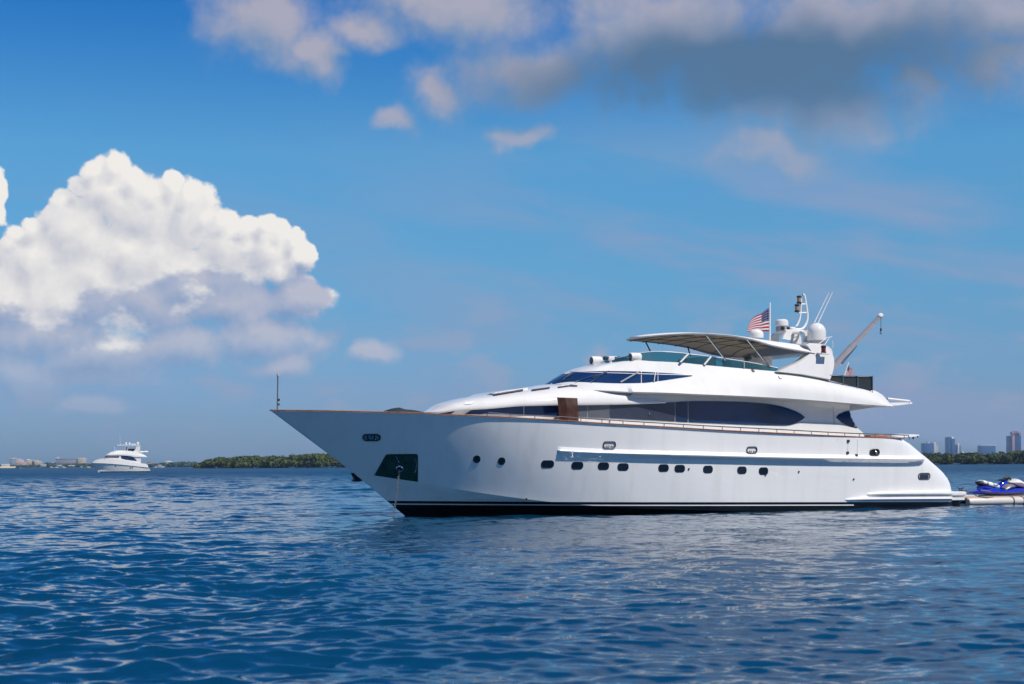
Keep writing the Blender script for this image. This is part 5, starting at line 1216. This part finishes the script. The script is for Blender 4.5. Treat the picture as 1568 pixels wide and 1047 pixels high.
building('tower_block', 'tall slim blue tower with a rounded white top', DT, [('wall', 1451.5, 1457, 669.0, 36, M['glassblue'], 0), ('wall', 1457, 1462.3, 671.5, 34, M['glassblue'], -3), ('dome', 1457.2, 1461.8, 668.8, 20, M['roofwhite'], 0)], TG)
building('tower_block', 'narrow white tower with a pointed top right of the tall slim blue tower', DT, [('wall', 1462.8, 1466.4, 682, 30, M['glassblue'], 0), ('flank', 1466.4, 1469, 680.4, 30, M['whitewall'], -3), ('wall', 1469, 1471.2, 682.4, 30, M['glassblue'], 0), ('penthouse', 1466.6, 1468.6, 678.6, 10, M['roofwhite'], 5)], TG)
building('villa', 'small cream rooftop showing just above the mangroves right of the narrow white tower', DT - 400, [('wall', 1472.5, 1476.5, 691.6, 20, M['cream'], 0), ('dome', 1473.5, 1475.8, 690.4, 10, M['cream'], 2)])
building('tower_block', 'wide low blue slab with a white roof line', DT, [('wall', 1502, 1524.6, 682.6, 40, M['glassblue'], 0), ('cornice', 1501.4, 1525.2, 681.4, 42, M['roofwhite'], -1), ('wall', 1500.8, 1503, 683, 20, M['glassnavy'], -2)], TG)
building('tower_block', 'dark navy tower with pink granite strip and crown at the far right', DT, [('wall', 1547, 1563.5, 667, 44, M['glassnavy'], 0), ('granite_strip', 1549.8, 1553.8, 666.5, 12, M['redstone'], -3), ('crown', 1549.5, 1553, 661.2, 20, M['redstone'], 3), ('crown', 1553.6, 1556.2, 659.8, 20, M['redstone'], 6), ('crown', 1557, 1560, 659.6, 20, M['redstone'], 6), ('crown', 1560.6, 1563.4, 662, 20, M['redstone'], 3), ('upper_storey', 1552, 1561, 662.5, 26, M['glassnavy'], 8)], TG)

# small white boats along the left shore
def far_boat(u, v, D, L, label, cabin=True, name='small_boat'):
    c = wp(u, v, D); root = empty(name, loc=(c.x, D, 0)); tag(root, label, 'boat'); root.rotation_euler.z = random.uniform(-.5, .5)
    h = MB(); rws = []
    for i in range(13):
        t = i / 12; bmh = L * .15 * (1 - t ** 2.6) + .02; sh_ = L * .11 + L * .06 * t ** 2
        rws.append([Vector((-L / 2 + L * t, s_ * bmh * k_, z_)) for s_, k_, z_ in ((1, 1, sh_), (1, .8, 0), (1, .0, -.3), (-1, .8, 0), (-1, 1, sh_))])
    h.grid(rws, close=True); h.f.append(tuple(range(5))); h.build('hull', M['white'], root, angle=40)
    if cabin:
        MB().box((-.05 * L, 0, L * .17), (L * .38, L * .2, L * .14), bev=L * .02).build('cabin', M['white'], root); MB().box((-.05 * L, 0, L * .185), (L * .385, L * .205, L * .045), bev=L * .008).build('cabin_window', M['glass'], root)
        MB().box((-.12 * L, 0, L * .27), (L * .3, L * .18, L * .03), bev=L * .008).build('roof', M['white'], root)
for u, v, D, L, lb, cb in ((30.5, 716, 2500, 6, 'tiny white sailing dinghy at the edge of the beach', False), (78.6, 716, 2500, 9, 'white cabin boat in front of the domed building', True), (97, 716, 2400, 10, 'white cabin boat in front of the long grey slab hotel', True), (86.5, 716, 2600, 8, 'pale cabin boat between the two brighter ones by the slab hotel', True),
                          (239.5, 715.5, 1900, 7, 'small white boat close behind the stern of the small yacht', True), (245.5, 715.5, 1900, 12, 'larger white boat moored below the low distant trees', True), (124, 716, 2600, 8, 'white cabin boat below the cream tower of the slab hotel', True), (135.5, 716, 2600, 8, 'white cabin boat nearest the bow of the small yacht', True)):
    far_boat(u, v, D, L, lb, cb)

# ================================================================== AIR
hz_m = bpy.data.materials.new('haze_air'); hz_m.use_nodes = True; N = NT(hz_m.node_tree); N.n.remove(N.n['Principled BSDF'])
pv = N.node('ShaderNodeVolumePrincipled'); pv.inputs['Color'].default_value = (0.52, 0.75, 1.0, 1); pv.inputs['Density'].default_value = 0.000065; pv.inputs['Anisotropy'].default_value = 0.2
N.l.new(pv.outputs[0], N.n['Material Output'].inputs['Volume'])
if HAZE:
    hb2 = MB(); hb2.box((0, 2700, 64), (7000, 6400, 132)); hz_o = hb2.build('haze', hz_m); tag(hz_o, kind='stuff')
